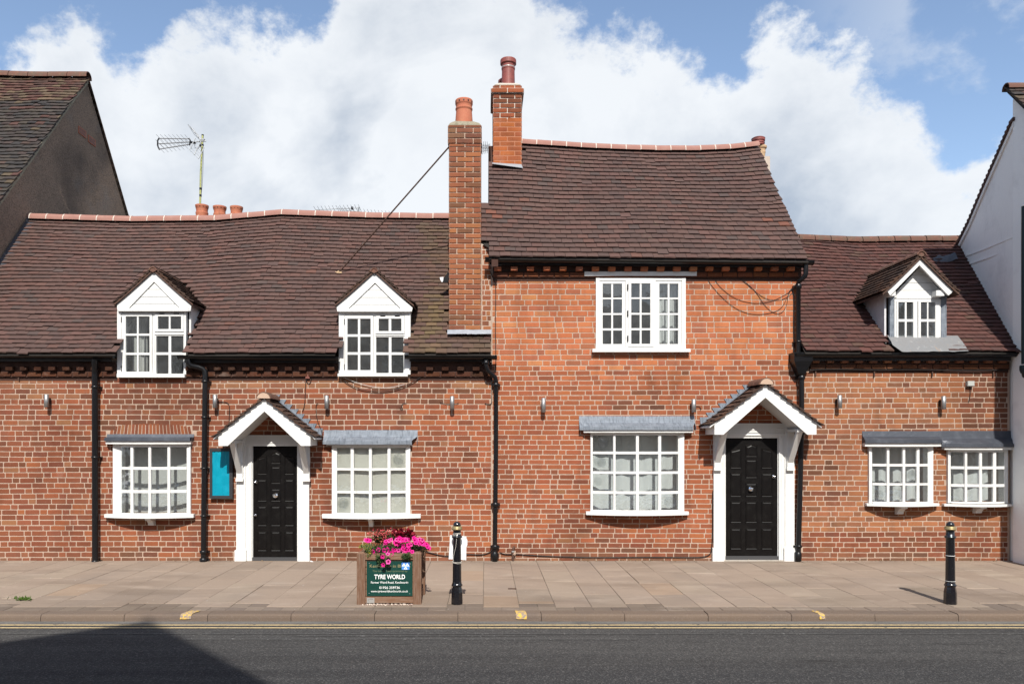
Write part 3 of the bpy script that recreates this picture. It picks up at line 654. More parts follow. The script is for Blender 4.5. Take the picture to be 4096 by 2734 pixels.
for (x0, x1, yy, w) in ((-6, 9, -4.22, .03), (-3.0, 1.5, -4.42, .04), (-1.9, 0.5, -4.30, .03)):
    MB().add([(x0, yy - w / 2, -.0755), (x1, yy - w / 2, -.0755), (x1, yy + w / 2, -.0755), (x0, yy + w / 2, -.0755)], [(0, 1, 2, 3)]).build('road_marking', M['white_mark'], None, kind='structure')
def ymark(X0, X1, skew):
    a, b = WX(X0, KY), WX(X1, KY); s = skew
    mb = MB(); pr = [(KY - .010, -.05), (KY - .006, -.036), (KY - .002, -.016), (KY + .010, -.0025), (KY + .03, .0055), (KY + .15, .0075)]; n = len(pr)
    mb.add([(a + s * max(0, (y - KY)) / .15, y, z) for y, z in pr] + [(b + s * max(0, (y - KY)) / .15, y, z) for y, z in pr], [(k, n + k, n + k + 1, k + 1) for k in range(n - 1)], smooth=True)
    mb.build('road_marking', M['yellow_mark'], None, kind='structure')
ymark(721, 765, .05); ymark(2065, 2107, -.01); ymark(3278, 3300, -.03)
MB().box(WX(2032, -2.25), WX(2065, -2.25), -2.29, -2.24, -.03, .006).build('iron_cover', M['rust'], None, label='small rusty iron cover plate set in the pavement', cat='cover plate')
# far side of the road: pavement the photographer stands on
flat('pavement', -60, 60, -14.2, -11.1, -.4, -.01, 'paving', kind='structure')

# ------------------------------------------------------------------ roof surfaces
def xz(ptsXY, d): return [((X - PX) * d / F, EYE - (Y - PY) * d / F) for X, Y in ptsXY]
RL = xz([(60, 872), (349, 881), (523, 885), (870, 882), (960, 873), (1133, 858), (1308, 865), (1480, 871), (1800, 874)], 14.05)
RM = xz([(2085, 576), (2354, 594), (2616, 603), (2790, 603), (2930, 597), (3035, 584)], 13.85)
RR = xz([(3195, 950), (3420, 966), (3820, 962)], 14.2)
def surf_left(x, v):
    ze = 3.215 + .012 * nz(x * .6, 2); zr = interp(x, RL) - .035; s = math.sin(math.pi * min(max(v, 0), 1))
    return Vector((x, lerp(-.26, 2.05, v), lerp(ze, zr, v) + s * (.035 * nz(x * .5, v * 2, 4) - .015) - (.02 * (1 - v) ** 6)))
def surf_mid(x, v):
    ze = lerp(4.675, 4.62, (x - 0) / 5); zr = interp(x, RM) - .035; s = math.sin(math.pi * min(max(v, 0), 1))
    return Vector((x, lerp(-.25, 1.85, v), lerp(ze, zr, v) + s * (.04 * nz(x * .5, v * 2, 9) - .01)))
def surf_right(x, v):
    zr = interp(x, RR) - .035; s = math.sin(math.pi * min(max(v, 0), 1))
    return Vector((x, lerp(-.25, 2.2, v), lerp(3.225, zr, v) + s * (.025 * nz(x * .5, v * 2, 14) - .01)))
def zroof(surf, x, y, y0, y1): return surf(x, (y - y0) / (y1 - y0)).z

# ------------------------------------------------------------------ dormers
class Dormer:
    def __init__(s, xc, zap, slope, hwc, hwr, yfront, zeave): s.xc = xc; s.zap = zap; s.slope = slope; s.hwc = hwc; s.hwr = hwr; s.yf = yfront; s.ze = zeave
    def inside(s, P, pad=0.0):
        dx = abs(P.x - s.xc); return dx < s.hwc + pad and P.z < s.zap - s.slope * dx - .02 and P.y > -.6
# left dormers: front gable at y=-.10
def d_from_px(Xc, Yap, XL, YL, XR, y, hwc_px, hwr_px):
    xc = WX(Xc, y); zap = WZ(Yap, y); zl = WZ(YL, y); hb = WX(XR, y) - WX(XL, y); slope = (zap - zl) / (hb / 2)
    return Dormer(xc, zap + .026, slope, hwc_px / 256, hwr_px / 256, y, zl)
DL1 = d_from_px(616, 1083, 467, 1218, 765, -.10, 137, 156)
DL2 = d_from_px(1498, 1087, 1346, 1224, 1650, -.10, 137, 156)
DR = d_from_px(3680, 1031, 3549, 1163, 3812, -.20, 112, 150)
DR.hwc = .445

def dormer_common(house, D, surf, y0, y1, back, label, gable_px, n_single, left=True):
    d = bpy.data.objects.new('dormer', None); link(d, house); setp(d, label=label)
    (xap, yap), (xl, yl), (xr, yr), th, (ixa, iya), (ixl, iyl), (ixr, iyr), ybot = gable_px; y = D.yf
    P = lambda X, Y: (WX(X, y), WZ(Y, y))
    if left:
        # barge boards and the boarded gable behind them
        zb = WZ(ybot, y)
        MB().prism([P(xap, yap), P(xl, yl), P(xl + 3, ybot), P(ixl - 8, ybot), P(ixl, iyl), P(ixa, iya)], y, y + .04).build('barge_board', M['white'], d)
        MB().prism([P(xap, yap), P(ixa, iya), P(ixr, iyr), P(ixr + 8, ybot), P(xr - 3, ybot), P(xr, yr)][::-1], y, y + .04).build('barge_board', M['white'], d)
        xL, xR, zB = WX(ixl - 8, y), WX(ixr + 8, y), zb; zA = P(ixa, iya)[1]; n = 4
        for k in range(n):   # horizontal boards, clipped by the gable slope
            za, zc = lerp(zB, zA, k / n), lerp(zB, zA, (k + 1) / n) - .006; f1, f2 = 1 - k / n, 1 - (k + 1) / n; xm = WX(ixa, y)
            pts = [(lerp(xm, xL, f1) - .01, za), (lerp(xm, xR, f1) + .01, za), (lerp(xm, xR, f2) + .006, zc), (lerp(xm, xL, f2) - .006, zc)]
            if f2 < .01: pts = pts[:2] + [(xm, zc)]
            MB().prism(pts[::-1], y + .018 + .003 * (k % 2), y + .036).build('board', M['white'], d)
        MB().box(WX(xl + 10, y), WX(xr - 10, y), y - .012, y + .05, WZ(ybot + 1, y), WZ(ybot - 11, y)).build('board', M['white'], d)
    # roof slopes
    Lr = math.hypot(D.hwr, D.hwr * D.slope); rows = max(4, round(Lr / .095)); yb = back
    for sgn in (-1, 1):
        def sf(u, v, sgn=sgn):
            dx = D.hwr * (1 - v); return Vector((D.xc + sgn * dx, u, D.zap + .006 - D.slope * dx * 1.0 + .02 * (1 - v) ** 4))
        sk = lambda Q: Q.z < zroof(surf, Q.x, Q.y, y0, y1) - .03
        tile_field(d, sf, D.yf - .035, yb, rows, .165, thk=.017, n_single=n_single, pal=P_TILE_PORCH, skip=sk, flip=(sgn < 0), lap=1.5, wave=.02)
        deck(d, sf, D.yf - .03, yb, 14, 3, drop=.012, thick=.03, skip=sk, material='rust')
    zr = D.zap + (-.035 if left else .0); rr_ = .065 if left else .075; pts = [(D.xc, D.yf - .06, zr), (D.xc, yb, zr)]
    yy = D.yf
    while yy < yb and zroof(surf, D.xc, yy, y0, y1) < zr + .03: yy += .05
    ridge_run(d, [(D.xc, D.yf - .06, zr), (D.xc, yy, zr)], .33, rr_, 'ridge_old', joint=False, arc=170)
    MB().prism([(D.xc - .045, zr), (D.xc - .035, zr + .035), (D.xc, zr + .048), (D.xc + .035, zr + .035), (D.xc + .045, zr), (D.xc, zr - .02)][::-1], D.yf - .045, D.yf + .03).build('mortar_plug', M['ridge_old'], d)
    # cheeks
    for sgn in (-1, 1):
        x = D.xc + sgn * D.hwc; mb = MB(); top = D.zap - D.slope * D.hwc - .0; ys = [0.0 + .04 * i for i in range(60)]
        for a, b in zip(ys, ys[1:]):
            za, zb2 = zroof(surf, x, a, y0, y1) - .08, zroof(surf, x, b, y0, y1) - .08
            if za > top: break
            za = max(za, zroof(surf, x, .0, y0, y1) - .12)
            xa, xb = sorted((x, x - sgn * .03)); mb.hexa([(xa, a, za), (xb, a, za), (xb, b, zb2), (xa, b, zb2), (xa, a, top), (xb, a, top), (xb, b, top), (xa, b, top)])
        mb.build('cheek', M['white_shade'] if left else M['cheek_grey'], d)
    return d
M['cheek_grey'] = mat('grey_cheek', (.50, .49, .50), rough=.7, layers=[((.68, .68, .68), 7, .6, .75, .6), ((.3, .3, .32), 3, .5, .7, .4)], bump=[(30, .3, .006)])

def left_dormer_window(d, bx, bxr_top, bxr, rowsL, rowRt, rowsR, ox, y=-.045):
    """ox: frame px edges left,right, mullion a,b ; Y top, bottom, sill bottom"""
    X0, X1, A0, A1, B0, B1, Y0, Y1, S0, S1, YS = ox; p = lambda X: WX(X, y); q = lambda Y: WZ(Y, y)
    MBs = MB(); MBs.box(p(X0), p(A0), y - .012, y + .07, q(Y1), q(Y0)); MBs.box(p(B1), p(X1), y - .012, y + .07, q(Y1), q(Y0)); MBs.box(p(A0), p(B1), y - .004, y + .07, q(rowRt[0][0] - 14), q(Y0))
    MBs.box(p(A1), p(B0), y - .002, y + .07, q(Y1), q(rowRt[0][0] - 14)); MBs.box(p(B0), p(B1), y - .002, y + .06, q(rowsR[0][0] - 5), q(rowRt[0][1] + 12)); MBs.box(p(A0), p(B1), y - .003, y + .07, q(Y1), q(rowsR[-1][1] + 3))
    MBs.build('frame', M['white'], d)
    zz = lambda rs: [(q(b), q(a)) for a, b in rs]; xx = lambda cs: [(p(a), p(b)) for a, b in cs]
    casement(d, p(A0) + .004, p(A1) - .004, q(rowsL[-1][1] + 12), q(rowsL[0][0] - 12), y - .012, xx(bx), zz(rowsL))
    casement(d, p(B0) + .004, p(B1) - .004, q(rowRt[0][1] + 10), q(rowRt[0][0] - 11), y - .014, xx(bxr_top), zz(rowRt))
    casement(d, p(B0), p(B1), q(rowsR[-1][1] + 3), q(rowsR[0][0] - 5), y + .01, xx(bxr), zz(rowsR), name='fixed_light')
    MB().box(p(S0), p(S1), y - .05, y + .07, q(YS), q(Y1) + .012).build('sill', M['white'], d)
    mb = MB()
    for Yh in (rowsL[0][0] + 12, rowsL[-1][1] - 14): mb.box(p(A0) - .008, p(A0) + .004, y - .02, y - .012, q(Yh + 12), q(Yh - 10))
    mb.box(p(B0 + 20), p(B0 + 40), y - .022, y - .012, q(rowRt[0][0] - 9), q(rowRt[0][0] - 13)); mb.box(p(B0 + 78), p(B0 + 98), y - .022, y - .012, q(rowRt[0][0] - 9), q(rowRt[0][0] - 13))
    mb.build('hinges', M['black'], d)

# ------------------------------------------------------------------ gutters, cornice, pipes
def gutter(house, x0, x1, y, z0, z1, r=.055, mname='black', n=1):
    """half round gutter from x0 to x1 with rim; z at the rim"""
    mb = MB(); N = 9; vs = []
    for k, (x, z) in enumerate(((x0, z0), (x1, z1))):
        for rr in (r, r - .006):
            for i in range(N):
                g = math.pi + math.pi * i / (N - 1); vs.append((x, y + rr * math.cos(g), z + rr * 1.1 * math.sin(g)))
    o = lambda k, q, i: k * 2 * N + q * N + i
    mb.add(vs, [(o(0, 0, i), o(1, 0, i), o(1, 0, i + 1), o(0, 0, i + 1))[::-1] for i in range(N - 1)], smooth=True); mb.add(vs, [(o(0, 1, i), o(1, 1, i), o(1, 1, i + 1), o(0, 1, i + 1)) for i in range(N - 1)], smooth=True)
    mb.add(vs, [(o(0, 0, 0), o(0, 1, 0), o(1, 1, 0), o(1, 0, 0)), (o(0, 0, N - 1), o(1, 0, N - 1), o(1, 1, N - 1), o(0, 1, N - 1))])
    for x, z, s in ((x0, z0, 1), (x1, z1, -1)):
        mb.prism([(y + r * math.cos(math.pi + math.pi * i / 8), z + r * 1.1 * math.sin(math.pi + math.pi * i / 8)) for i in range(9)], x, x + .01 * s, 'x')
        mb.tube([(x + .002 * s, y + (r + .002) * math.cos(math.pi + math.pi * i / 8), z + 1.1 * r * math.sin(math.pi + math.pi * i / 8)) for i in range(9)], .006, 5)
    xx = x0 + .9
    while xx < x1 - .3:   # joints
        zz = lerp(z0, z1, (xx - x0) / (x1 - x0)); vs2 = []
        for dx in (-.03, .03):
            for i in range(N):
                g = math.pi + math.pi * i / (N - 1); vs2.append((xx + dx, y + (r + .005) * math.cos(g), zz + (r + .005) * 1.1 * math.sin(g)))
        mb.add(vs2, [(i, N + i, N + i + 1, i + 1)[::-1] for i in range(N - 1)], smooth=True); xx += 1.8
    return mb.build('gutter', M[mname], house)
def fascia(house, x0, x1, z0a, z1a, z0b=None, z1b=None, y=-.10, m='frame_dark'):
    z0b = z0a if z0b is None else z0b; z1b = z1a if z1b is None else z1b
    MB().hexa([(x0, y, z0a), (x1, y, z0b), (x1, y + .025, z0b), (x0, y + .025, z0a), (x0, y, z1a), (x1, y, z1b), (x1, y + .025, z1b), (x0, y + .025, z1a)]).build('fascia', M[m], house)
def cornice(house, B, x0, x1, z_top, z_dent, z_course, step, pal, out=.06):
    """projecting dentil course and the plain course under it"""
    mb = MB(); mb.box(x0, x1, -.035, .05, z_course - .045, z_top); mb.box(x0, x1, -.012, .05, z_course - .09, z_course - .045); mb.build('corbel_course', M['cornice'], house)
    x = x0 + .02
    while x < x1 - .1:
        B.put((x + .055, -.035, z_dent), (1, 0, 0), (0, -1, 0), .112, .062, tuple(v * (.22 if pal is P_DARK else 1.0) for v in pc(pick(pal))), out); x += step  # dark palette dentils toned down for soot and painted eave shade
    x = x0
    while x < x1 - .05:
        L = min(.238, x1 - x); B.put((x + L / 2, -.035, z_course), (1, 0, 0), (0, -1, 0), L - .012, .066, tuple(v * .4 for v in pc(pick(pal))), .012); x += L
def drainpipe(label, path, r, collars, hopper=None, shoe=True, lead_in=None):
    t = thing('drainpipe', label, 'drainpipe', tuple(path[-1]), group='black drainpipes on the brick fronts')
    MB().tube(path, r, 14).build('pipe', M['black'], t)
    for (x, y, z, w, h) in collars:
        mb = MB(); mb.lathe([(w * .86, -h / 2), (w, -h / 2 + .006), (w, h / 2 - .006), (w * .86, h / 2)], x, y, 16, z0=z); mb.box(x - w - .018, x + w + .018, y + r * .6, 0.0, z - h * .28, z + h * .28); mb.build('collar', M['black'], t)
    if hopper: hopper(t)
    return t
# ------------------------------------------------------------------ houses
XT = WX(1966)      # joint between the left cottage and the tall house
XR_ = 4.93         # joint between the tall house and the right cottage
left_house = thing('brick_cottage', 'long low dark red brick cottage with two white gabled dormers and a black door', 'house', (-4.2, 0, 0), group='terrace of old brick cottages')
tall_house = thing('brick_house', 'tall orange brick house with a triple upper window between the two low cottages', 'house', (2.5, 0, 0), group='terrace of old brick cottages')
right_house = thing('brick_cottage', 'low brick cottage with one small dormer beside the white rendered gable', 'house', (6.6, 0, 0), group='terrace of old brick cottages')

house_holes = []
w, W1, yf1 = bow_window(left_house, 'bow window with dark peeling lead and a net curtain, left of the wall sign', 453, 763, 1775, 2056, [(484, 522), (534, 593), (605, 669), (682, 746)], [(1787, 1866), (1877, 1958), (1970, 2051)], (426, 782, 2057, 2072), (433, 771, 1763, 1775), (430, 777, 1735, 1763), bracket=(588, 610, 2101, 1), lead_mat='lead_dark')
w, W2, yf2 = bow_window(left_house, 'bow window under grey lead with a sagging cream cloth inside', 1328, 1641, 1780, 2056, [(1348, 1402), (1416, 1475), (1488, 1549), (1563, 1622)], [(1790, 1871), (1880, 1962), (1972, 2051)], (1292, 1684, 2057, 2074), (1310, 1650, 1776, 1781), (1297, 1670, 1719, 1776), bracket=(1474, 1490, 2106, 1), bulls=((3, 0, .5, .55, .085), (0, 2, .45, .5, .085)))
HOLES_L = list(house_holes); house_holes = []
w, W3, yf3 = bow_window(tall_house, 'widest bow window, four panes high, with white drapes under grey lead', 2362, 2736, 1729, 2048, [(2371, 2452), (2463, 2543), (2556, 2632), (2645, 2713)], [(1740, 1805), (1815, 1884), (1894, 1963), (1974, 2039)], (2342, 2750, 2047, 2061), (2332, 2767, 1715, 1729), (2316, 2777, 1663, 1719), bulls=((0, 0, .5, .45, .085), (3, 3, .5, .5, .085), (0, 1, .45, .5, .07)))
HOLES_M = list(house_holes); house_holes = []
w, W4, yf4 = bow_window(right_house, 'left one of the paired small bow windows by the white gable', 3475, 3731, 1785, 2012, [(3489, 3545), (3558, 3609), (3621, 3665), (3677, 3713)], [(1789, 1854), (1864, 1931), (1940, 2006)], (3458, 3746, 2014, 2025), (3449, 3753, 1771, 1779), (3448, 3753, 1723, 1771), bracket=(3595, 3620, 2056, 1), bulls=((3, 0, .5, .5, .05), (2, 1, .6, .5, .075), (0, 2, .5, .55, .07)), lead_mat='lead_dark')
w, W5, yf5 = bow_window(right_house, 'right one of the paired small bow windows, against the white wall', 3790, 4029, 1798, 2012, [(3803, 3856), (3869, 3915), (3928, 3971), (3983, 4017)], [(1807, 1864), (1875, 1935), (1946, 2006)], (3766, 4037, 2016, 2026), (3765, 4046, 1787, 1795), (3752, 4044, 1722, 1787), bracket=(3909, 3934, 2052, 1), bulls=((0, 0, .45, .5, .075), (3, 2, .5, .5, .055)), lead_mat='lead_dark')
HOLES_R = list(house_holes)

# upper window of the tall house -------------------------------------------------
def upper_window():
    w = bpy.data.objects.new('window', None); link(w, tall_house); setp(w, label='white triple casement high on the tall brick front')
    y = -.03; p = lambda X: WX(X, y); q = lambda Y: WZ(Y, y)
    X0, X1, Y0, Y1 = 2384, 2743, 1107, 1395
    mb = MB(); mb.box(p(X0), p(2398), y, .08, q(Y1), q(Y0)); mb.box(p(2728), p(X1), y, .08, q(Y1), q(Y0)); mb.box(p(2398), p(2728), y + .003, .08, q(1121), q(Y0)); mb.box(p(2398), p(2728), y + .003, .08, q(Y1), q(1386))
    mb.box(p(2503), p(2512), y + .002, .08, q(1386), q(1121)); mb.box(p(2615), p(2623), y + .002, .08, q(1386), q(1121)); mb.build('frame', M['white'], w)
    rows = [(1133, 1189), (1195, 1251), (1258, 1312), (1320, 1375)]; zz = [(q(b), q(a)) for a, b in rows]
    for (a, b, cs, yy) in ((2398, 2503, ((2411, 2446), (2453, 2489)), y + .012), (2512, 2615, ((2524.5, 2559), (2566, 2601)), y - .008), (2623, 2728, ((2638, 2672), (2679, 2714)), y + .012)):
        casement(w, p(a) + .003, p(b) - .003, q(1386) + .003, q(1121) - .003, yy, [(p(c), p(d_)) for c, d_ in cs], zz)
    MB().box(WX(2370, -.09), WX(2762, -.09), -.095, .05, WZ(1407, -.09), WZ(1394, -.09)).build('sill', M['white'], w)
    MB().box(WX(2338, -.05), WX(2787, -.05), -.055, .03, WZ(1103, -.05), WZ(1086, -.05)).build('head_board', M['white'], w)
    mb = MB()
    for Y in (1147, 1252, 1352): mb.box(p(2508), p(2513), y - .02, y - .008, q(Y + 12), q(Y - 10))
    mb.build('hinges', M['black'], w)
    return (p(X0) + .01, p(X1) - .01, q(Y1) + .01, q(Y0))
HOLES_M.append(upper_window())

# doors --------------------------------------------------------------------------
def door(house, label, X0, X1, Y0, Y1, PL, PR, plinthY, YL0, YL1, knob, lock, knob2=None, arched=True):
    """leaf px rect; PL=(outer,inner) px of the left pilaster, PR the right; YL0..YL1 lintel"""
    d = bpy.data.objects.new('door', None); link(d, house); setp(d, label=label)
    p = lambda X, y=.02: WX(X, y); q = lambda Y, y=.02: WZ(Y, y); yl = .02
    x0, x1, z1, z0 = p(X0), p(X1), q(Y0), q(Y1)
    MB().box(x0, x1, yl, yl + .045, z0, z1).build('leaf', M['door_black'], d)
    W = x1 - x0; H = z1 - z0; gx = [(.09, .31), (.385, .615), (.69, .91)]
    # t = fraction from top
    P1 = [(.085, .255), (.288, .49), (.523, .705), (.745, .925)]; P2 = [(.055, .160), (.175, .335), (.37, .49), (.523, .705), (.745, .925)]
    for c, (fa, fb) in enumerate(gx):
        for k, (ta, tb) in enumerate(P2 if c == 1 else P1):
            xa, xb = x0 + fa * W, x0 + fb * W; za, zb = z1 - tb * H, z1 - ta * H; mb = MB(); g = .020
            top = [(xa, zb), (xb, zb)]
            if k == 0 and c == 0: top = [(xa, zb - .03), (xb, zb)]
            if k == 0 and c == 2: top = [(xa, zb), (xb, zb - .03)]
            if k == 0 and c == 1: top = [(xa, zb - .012), ((xa + xb) / 2, zb + .012), (xb, zb - .012)]
            o = [(xa, za), (xb, za)] + top[::-1]; cx, cz = (xa + xb) / 2, (za + zb) / 2
            def ins(pt, t): return (pt[0] + (t if pt[0] < cx - .001 else (-t if pt[0] > cx + .001 else 0)), pt[1] + (t if pt[1] < cz else -t))
            r1 = [ins(a, .008) for a in o]; r2 = [ins(a, g) for a in o]; n = len(o)
            v = [(a[0], yl - .001, a[1]) for a in o] + [(a[0], yl - .010, a[1]) for a in r1] + [(a[0], yl - .003, a[1]) for a in r2] + [(ins(a, g + .016)[0], yl - .009, ins(a, g + .016)[1]) for a in o]
            for lv in range(3): mb.add(v, [(lv * n + i, lv * n + (i + 1) % n, (lv + 1) * n + (i + 1) % n, (lv + 1) * n + i) for i in range(n)])
            mb.add(v, [tuple(3 * n + i for i in range(n))]); mb.build('panel', M['door_black'], d)
    MB().box(x0 - .005, x1 + .005, yl - .028, yl, z0 - .012, z0 + .045).build('weather_bar', mat('grey_step', (.05, .05, .052), rough=.6), d)
    MB().box(p(PL[1]) - .01, p(PR[0]) + .01, -.05, .10, -.02, z0 - .012).build('threshold', M['paving_plain'], d)
    def kn(X, Y, r, long=.05, n=8):
        mb = MB(); mb.lathe([(r * 1.1, yl - .0), (r * 1.1, yl - .008), (r * .5, yl - .012), (r * .5, yl - .03), (r, yl - .036), (r * 1.02, yl - long), (r * .45, yl - long - .018), (.001, yl - long - .022)][::-1], p(X), q(Y), n, axis='y', smooth=False); return mb
    kn(*knob, .040).build('door_knob', M['chrome'], d); kn(*lock, .021, .03, 14).build('lock', M['chrome'], d)
    if knob2: kn(*knob2, .016, .035, 12).build('lock', M['chrome'], d)
    # frame: linings, pilasters, plinths, lintel
    f = bpy.data.objects.new('door_frame', None); link(f, house)
    yo = -.045
    for (a, b, side) in ((PL[0], PL[1], -1), (PR[0], PR[1], 1)):
        xa, xb = WX(a, yo), WX(b, yo); zt = q(YL0, yo); zp = WZ(plinthY, yo)
        mb = MB(); mb.box(xa, xb, yo, .02, zp, zt); mb.build('pilaster', M['white'], f)
        MB().box(xa - .022, xb + .012, yo - .018, .02, -.01, zp).build('plinth', M['white'], f)
    for (a, b) in ((PL[1], X0), (X1, PR[0])):
        xa, xb = WX(a, -.02), WX(b, .0); mb = MB()
        if a == PL[1]: mb.box(WX(a, yo), xb + (-.016), -.025, .06, 0, q(YL1)); mb.box(xb - .018, x0, .005, .06, 0, q(YL1)); mb.box(WX(a, yo) + .035, xb - .045, -.034, .0, 0, q(YL1))
        else: mb.box(x1, WX(a) + .018, .005, .06, 0, q(YL1)); mb.box(WX(a) + .018, WX(b, yo), -.025, .06, 0, q(YL1)); mb.box(WX(a) + .05, WX(b, yo) - .035, -.034, .0, 0, q(YL1))
        mb.build('jamb', M['white'], f)
    xa, xb = WX(PL[1], yo), WX(PR[0], yo); zt, zb = WZ(YL0, yo), WZ(YL1, yo); mb = MB(); nb = 4; h = (zt - zb - .03) / nb
    mb.box(xa, xb, -.02, .06, z1, zt)
    for k in range(nb): mb.box(xa, xb, yo + .003 + .004 * (k % 2), -.02, zb + .03 + k * h + .004, zb + .03 + (k + 1) * h - .004)
    mb.box(xa, xb, yo + .005, -.02, zb - .012, zb + .024); mb.build('lintel', M['white'], f)
    return (WX(PL[0], yo) + .02, WX(PR[1], yo) - .02, -.5, zt - .01)
M['paving_plain'] = mat('step_stone', (.36, .33, .29), rough=.9, layers=[((.2, .18, .15), 12, .5, .7, .5)], bump=[(90, .5, .004)])
HOLES_L.append(door(left_house, 'black panelled door of the long cottage with two locks on its left edge', 1013, 1194, 1783, 2238, (945, 982), (1197, 1236), 2199, 1739, 1780, (1104, 1979), (1024.5, 1926), (1022, 2059)))
HOLES_M.append(door(tall_house, 'black panelled door of the tall house with its lock on the right edge', 2901.5, 3109, 1751, 2233, (2855, 2892), (3141, 3178), 2190, 1692, 1738, (3001, 1953), (3093, 1904)))

def porch(house, label, Xc, Yap, Yin, hw, YL, YLb, in_w, pil, lead_side, p=.5):
    d = bpy.data.objects.new('porch', None); link(d, house); setp(d, label=label); y = -p
    xc = WX(Xc, y); zap, zin, zl, zlb = WZ(Yap, y), WZ(Yin, y), WZ(YL, y), WZ(YLb, y); h = hw * (D0 + y) / F; iw = in_w * (D0 + y) / F
    for s in (-1, 1):
        pts = [(xc, zap), (xc + s * h, zl), (xc + s * h, zlb), (xc + s * iw, zlb), (xc, zin)]
        MB().prism(pts if s < 0 else pts[::-1], y, y + .032).build('barge_board', M['white'], d)
        # side fascia along the eave
        MB().box(xc + s * (h - .022), xc + s * (h - .001), y + .032, -.02, zlb + .002, zl - .004).build('side_fascia', M['white'], d)
        # sloping ceiling boards
        x1, zz1 = xc + s * (iw - .01), zlb; lo = [(xc, y + .032, zin + .012), (x1, y + .032, zz1), (x1, 0.0, zz1), (xc, 0.0, zin + .012)]
        slope = (zin - zlb) / iw; lo = [(a, b, zin + .008 - slope * abs(a - xc) * .98) for a, b, _ in lo]
        up = [(a, b, c + .02) for a, b, c in lo]
        if s < 0: lo = lo[::-1]; up = up[::-1]
        MB().hexa([Vector(v) for v in lo] + [Vector(v) for v in up]).build('ceiling_board', M['white_shade'], d)
    sl = (zap - zl) / h; hr = h + .075; rows = 9
    for s in (-1, 1):
        def sf(u, v, s=s):
            dx = hr * (1 - v); return Vector((xc + s * dx, u, zap + .018 - sl * dx * .985 + .0 * v))
        tile_field(d, sf, y - .045, .0, rows, .165, thk=.015, n_single=30, pal=P_TILE_PORCH, flip=(s < 0), lap=1.6, wave=.03, jag=.06)
        deck(d, sf, y - .01, 0, 3, 3, drop=.004, thick=.02, material='white_shade')
        # stepped lead flashing on the wall: saw-tooth steps climbing the slope
        L0 = (xc + s * hr, zap + .018 - sl * hr); X = hr + .01; zz = L0[1] + .16; pts = [(xc + s * (hr - .01), L0[1])]; stp = .095
        while X > .10:
            pts += [(xc + s * X, zz), (xc + s * max(.02, X - .138), zz + .002)]; X -= stp; zz += stp * sl
        low = [(xc + s * .01, zap)]
        poly = pts + low; mb = MB(); mb.prism(poly if s < 0 else poly[::-1], -.016, -.011)
        # cover flashing turned on to the tiles
        a0 = Vector((xc + s * hr, 0, L0[1] + .035)); a1 = Vector((xc + s * .03, 0, zap + .05)); b = Vector((0, -.085, 0))
        quad = [a0 + Vector((0, -.012, .015)), a1 + Vector((0, -.012, .015)), a1 + b, a0 + b]; mb.add(quad, [(0, 1, 2, 3)] if s > 0 else [(3, 2, 1, 0)])
        mb.build('lead_flashing', M['lead'], d)
    ridge_run(d, [(xc, y - .05, zap + .0), (xc, -.01, zap + .0)], .28, .115, 'ridge_old', joint=False, arc=168)
    MB().prism([(xc + .098 * math.cos(math.radians(a)), zap + .098 * math.sin(math.radians(a))) for a in range(8, 180, 18)], y - .056, y + .02).build('mortar_plug', mat('plug_mortar', (.42, .30, .22), rough=.95, bump=[(60, .7, .008)]), d)
    # brackets: top piece along y, raking strut, wall block
    for (xa, xb) in pil:
        a, b = WX(xa, -.1), WX(xb, -.1); w_ = b - a; zt = zlb + .085
        mb = MB(); mb.box(a, b, y + .05, -.045, zt - .045, zt); mb.prism([(y + .06, zt - .046), (y + .13, zt - .046), (-.046, zt - .50), (-.046, zt - .40 - .17)], a + .004, b - .004, 'x')
        mb.box(a - .004, b + .004, -.085, -.045, zt - .60, zt - .046)
        mb.build('bracket', M['white'], d); MB().box(a - .012, b + .012, -.098, -.045, zt - .64, zt - .60).build('bracket_foot', M['white'], d)
    MB().lathe([(.001, 0), (.03, .004), (.04, .02), (.035, .035), (.02, .045)], xc + .05 * (1 if Xc < 2000 else -1), -.20, 12, z0=zin - .10).build('porch_lamp', M['plate'], d)
    return d
porch(left_house, 'small tiled porch hood of the long cottage with white barge boards', 1057.6, 1597, 1644, 184, 1742, 1782, 147, ((945, 968), (1212, 1236)), 1)
porch(tall_house, 'larger tiled porch hood of the tall house with stepped lead on its left', 3062, 1541, 1589, 204, 1696, 1737, 168, ((2860, 2884), (3152, 3176)), -1)

# dormers ------------------------------------------------------------------------
d1 = dormer_common(left_house, DL1, surf_left, -.26, 2.05, 1.35, 'white gabled dormer left of the wall sign', ((616, 1083), (467, 1218), (765, 1221), 0, (616, 1126), (515, 1231), (719, 1231), 1243), 8)
left_dormer_window(d1, [(504, 548.5), (555, 599.5)], [(632.5, 676), (682.5, 726)], [(623.5, 672.5), (682.5, 733)], [(1265, 1334), (1342, 1410), (1419, 1486)], [(1265, 1316)], [(1342, 1408), (1418, 1494)], (470, 745, 488, 610, 619, 737, 1244, 1498, 473, 743, 1509))
d2 = dormer_common(left_house, DL2, surf_left, -.26, 2.05, 1.35, 'white gabled dormer right of the porch, beside the near chimney', ((1498.5, 1087), (1346, 1224), (1650, 1230), 0, (1500, 1130), (1392, 1234), (1604, 1234), 1245), 8)
left_dormer_window(d2, [(1390, 1432), (1441, 1483)], [(1515, 1555), (1565, 1606)], [(1504, 1554.6), (1565, 1614)], [(1274, 1336.7), (1346, 1408), (1418, 1480)], [(1274, 1324)], [(1347, 1408), (1418, 1491)], (1356, 1642, 1379, 1494, 1502, 1619, 1247, 1497, 1353, 1632, 1505))

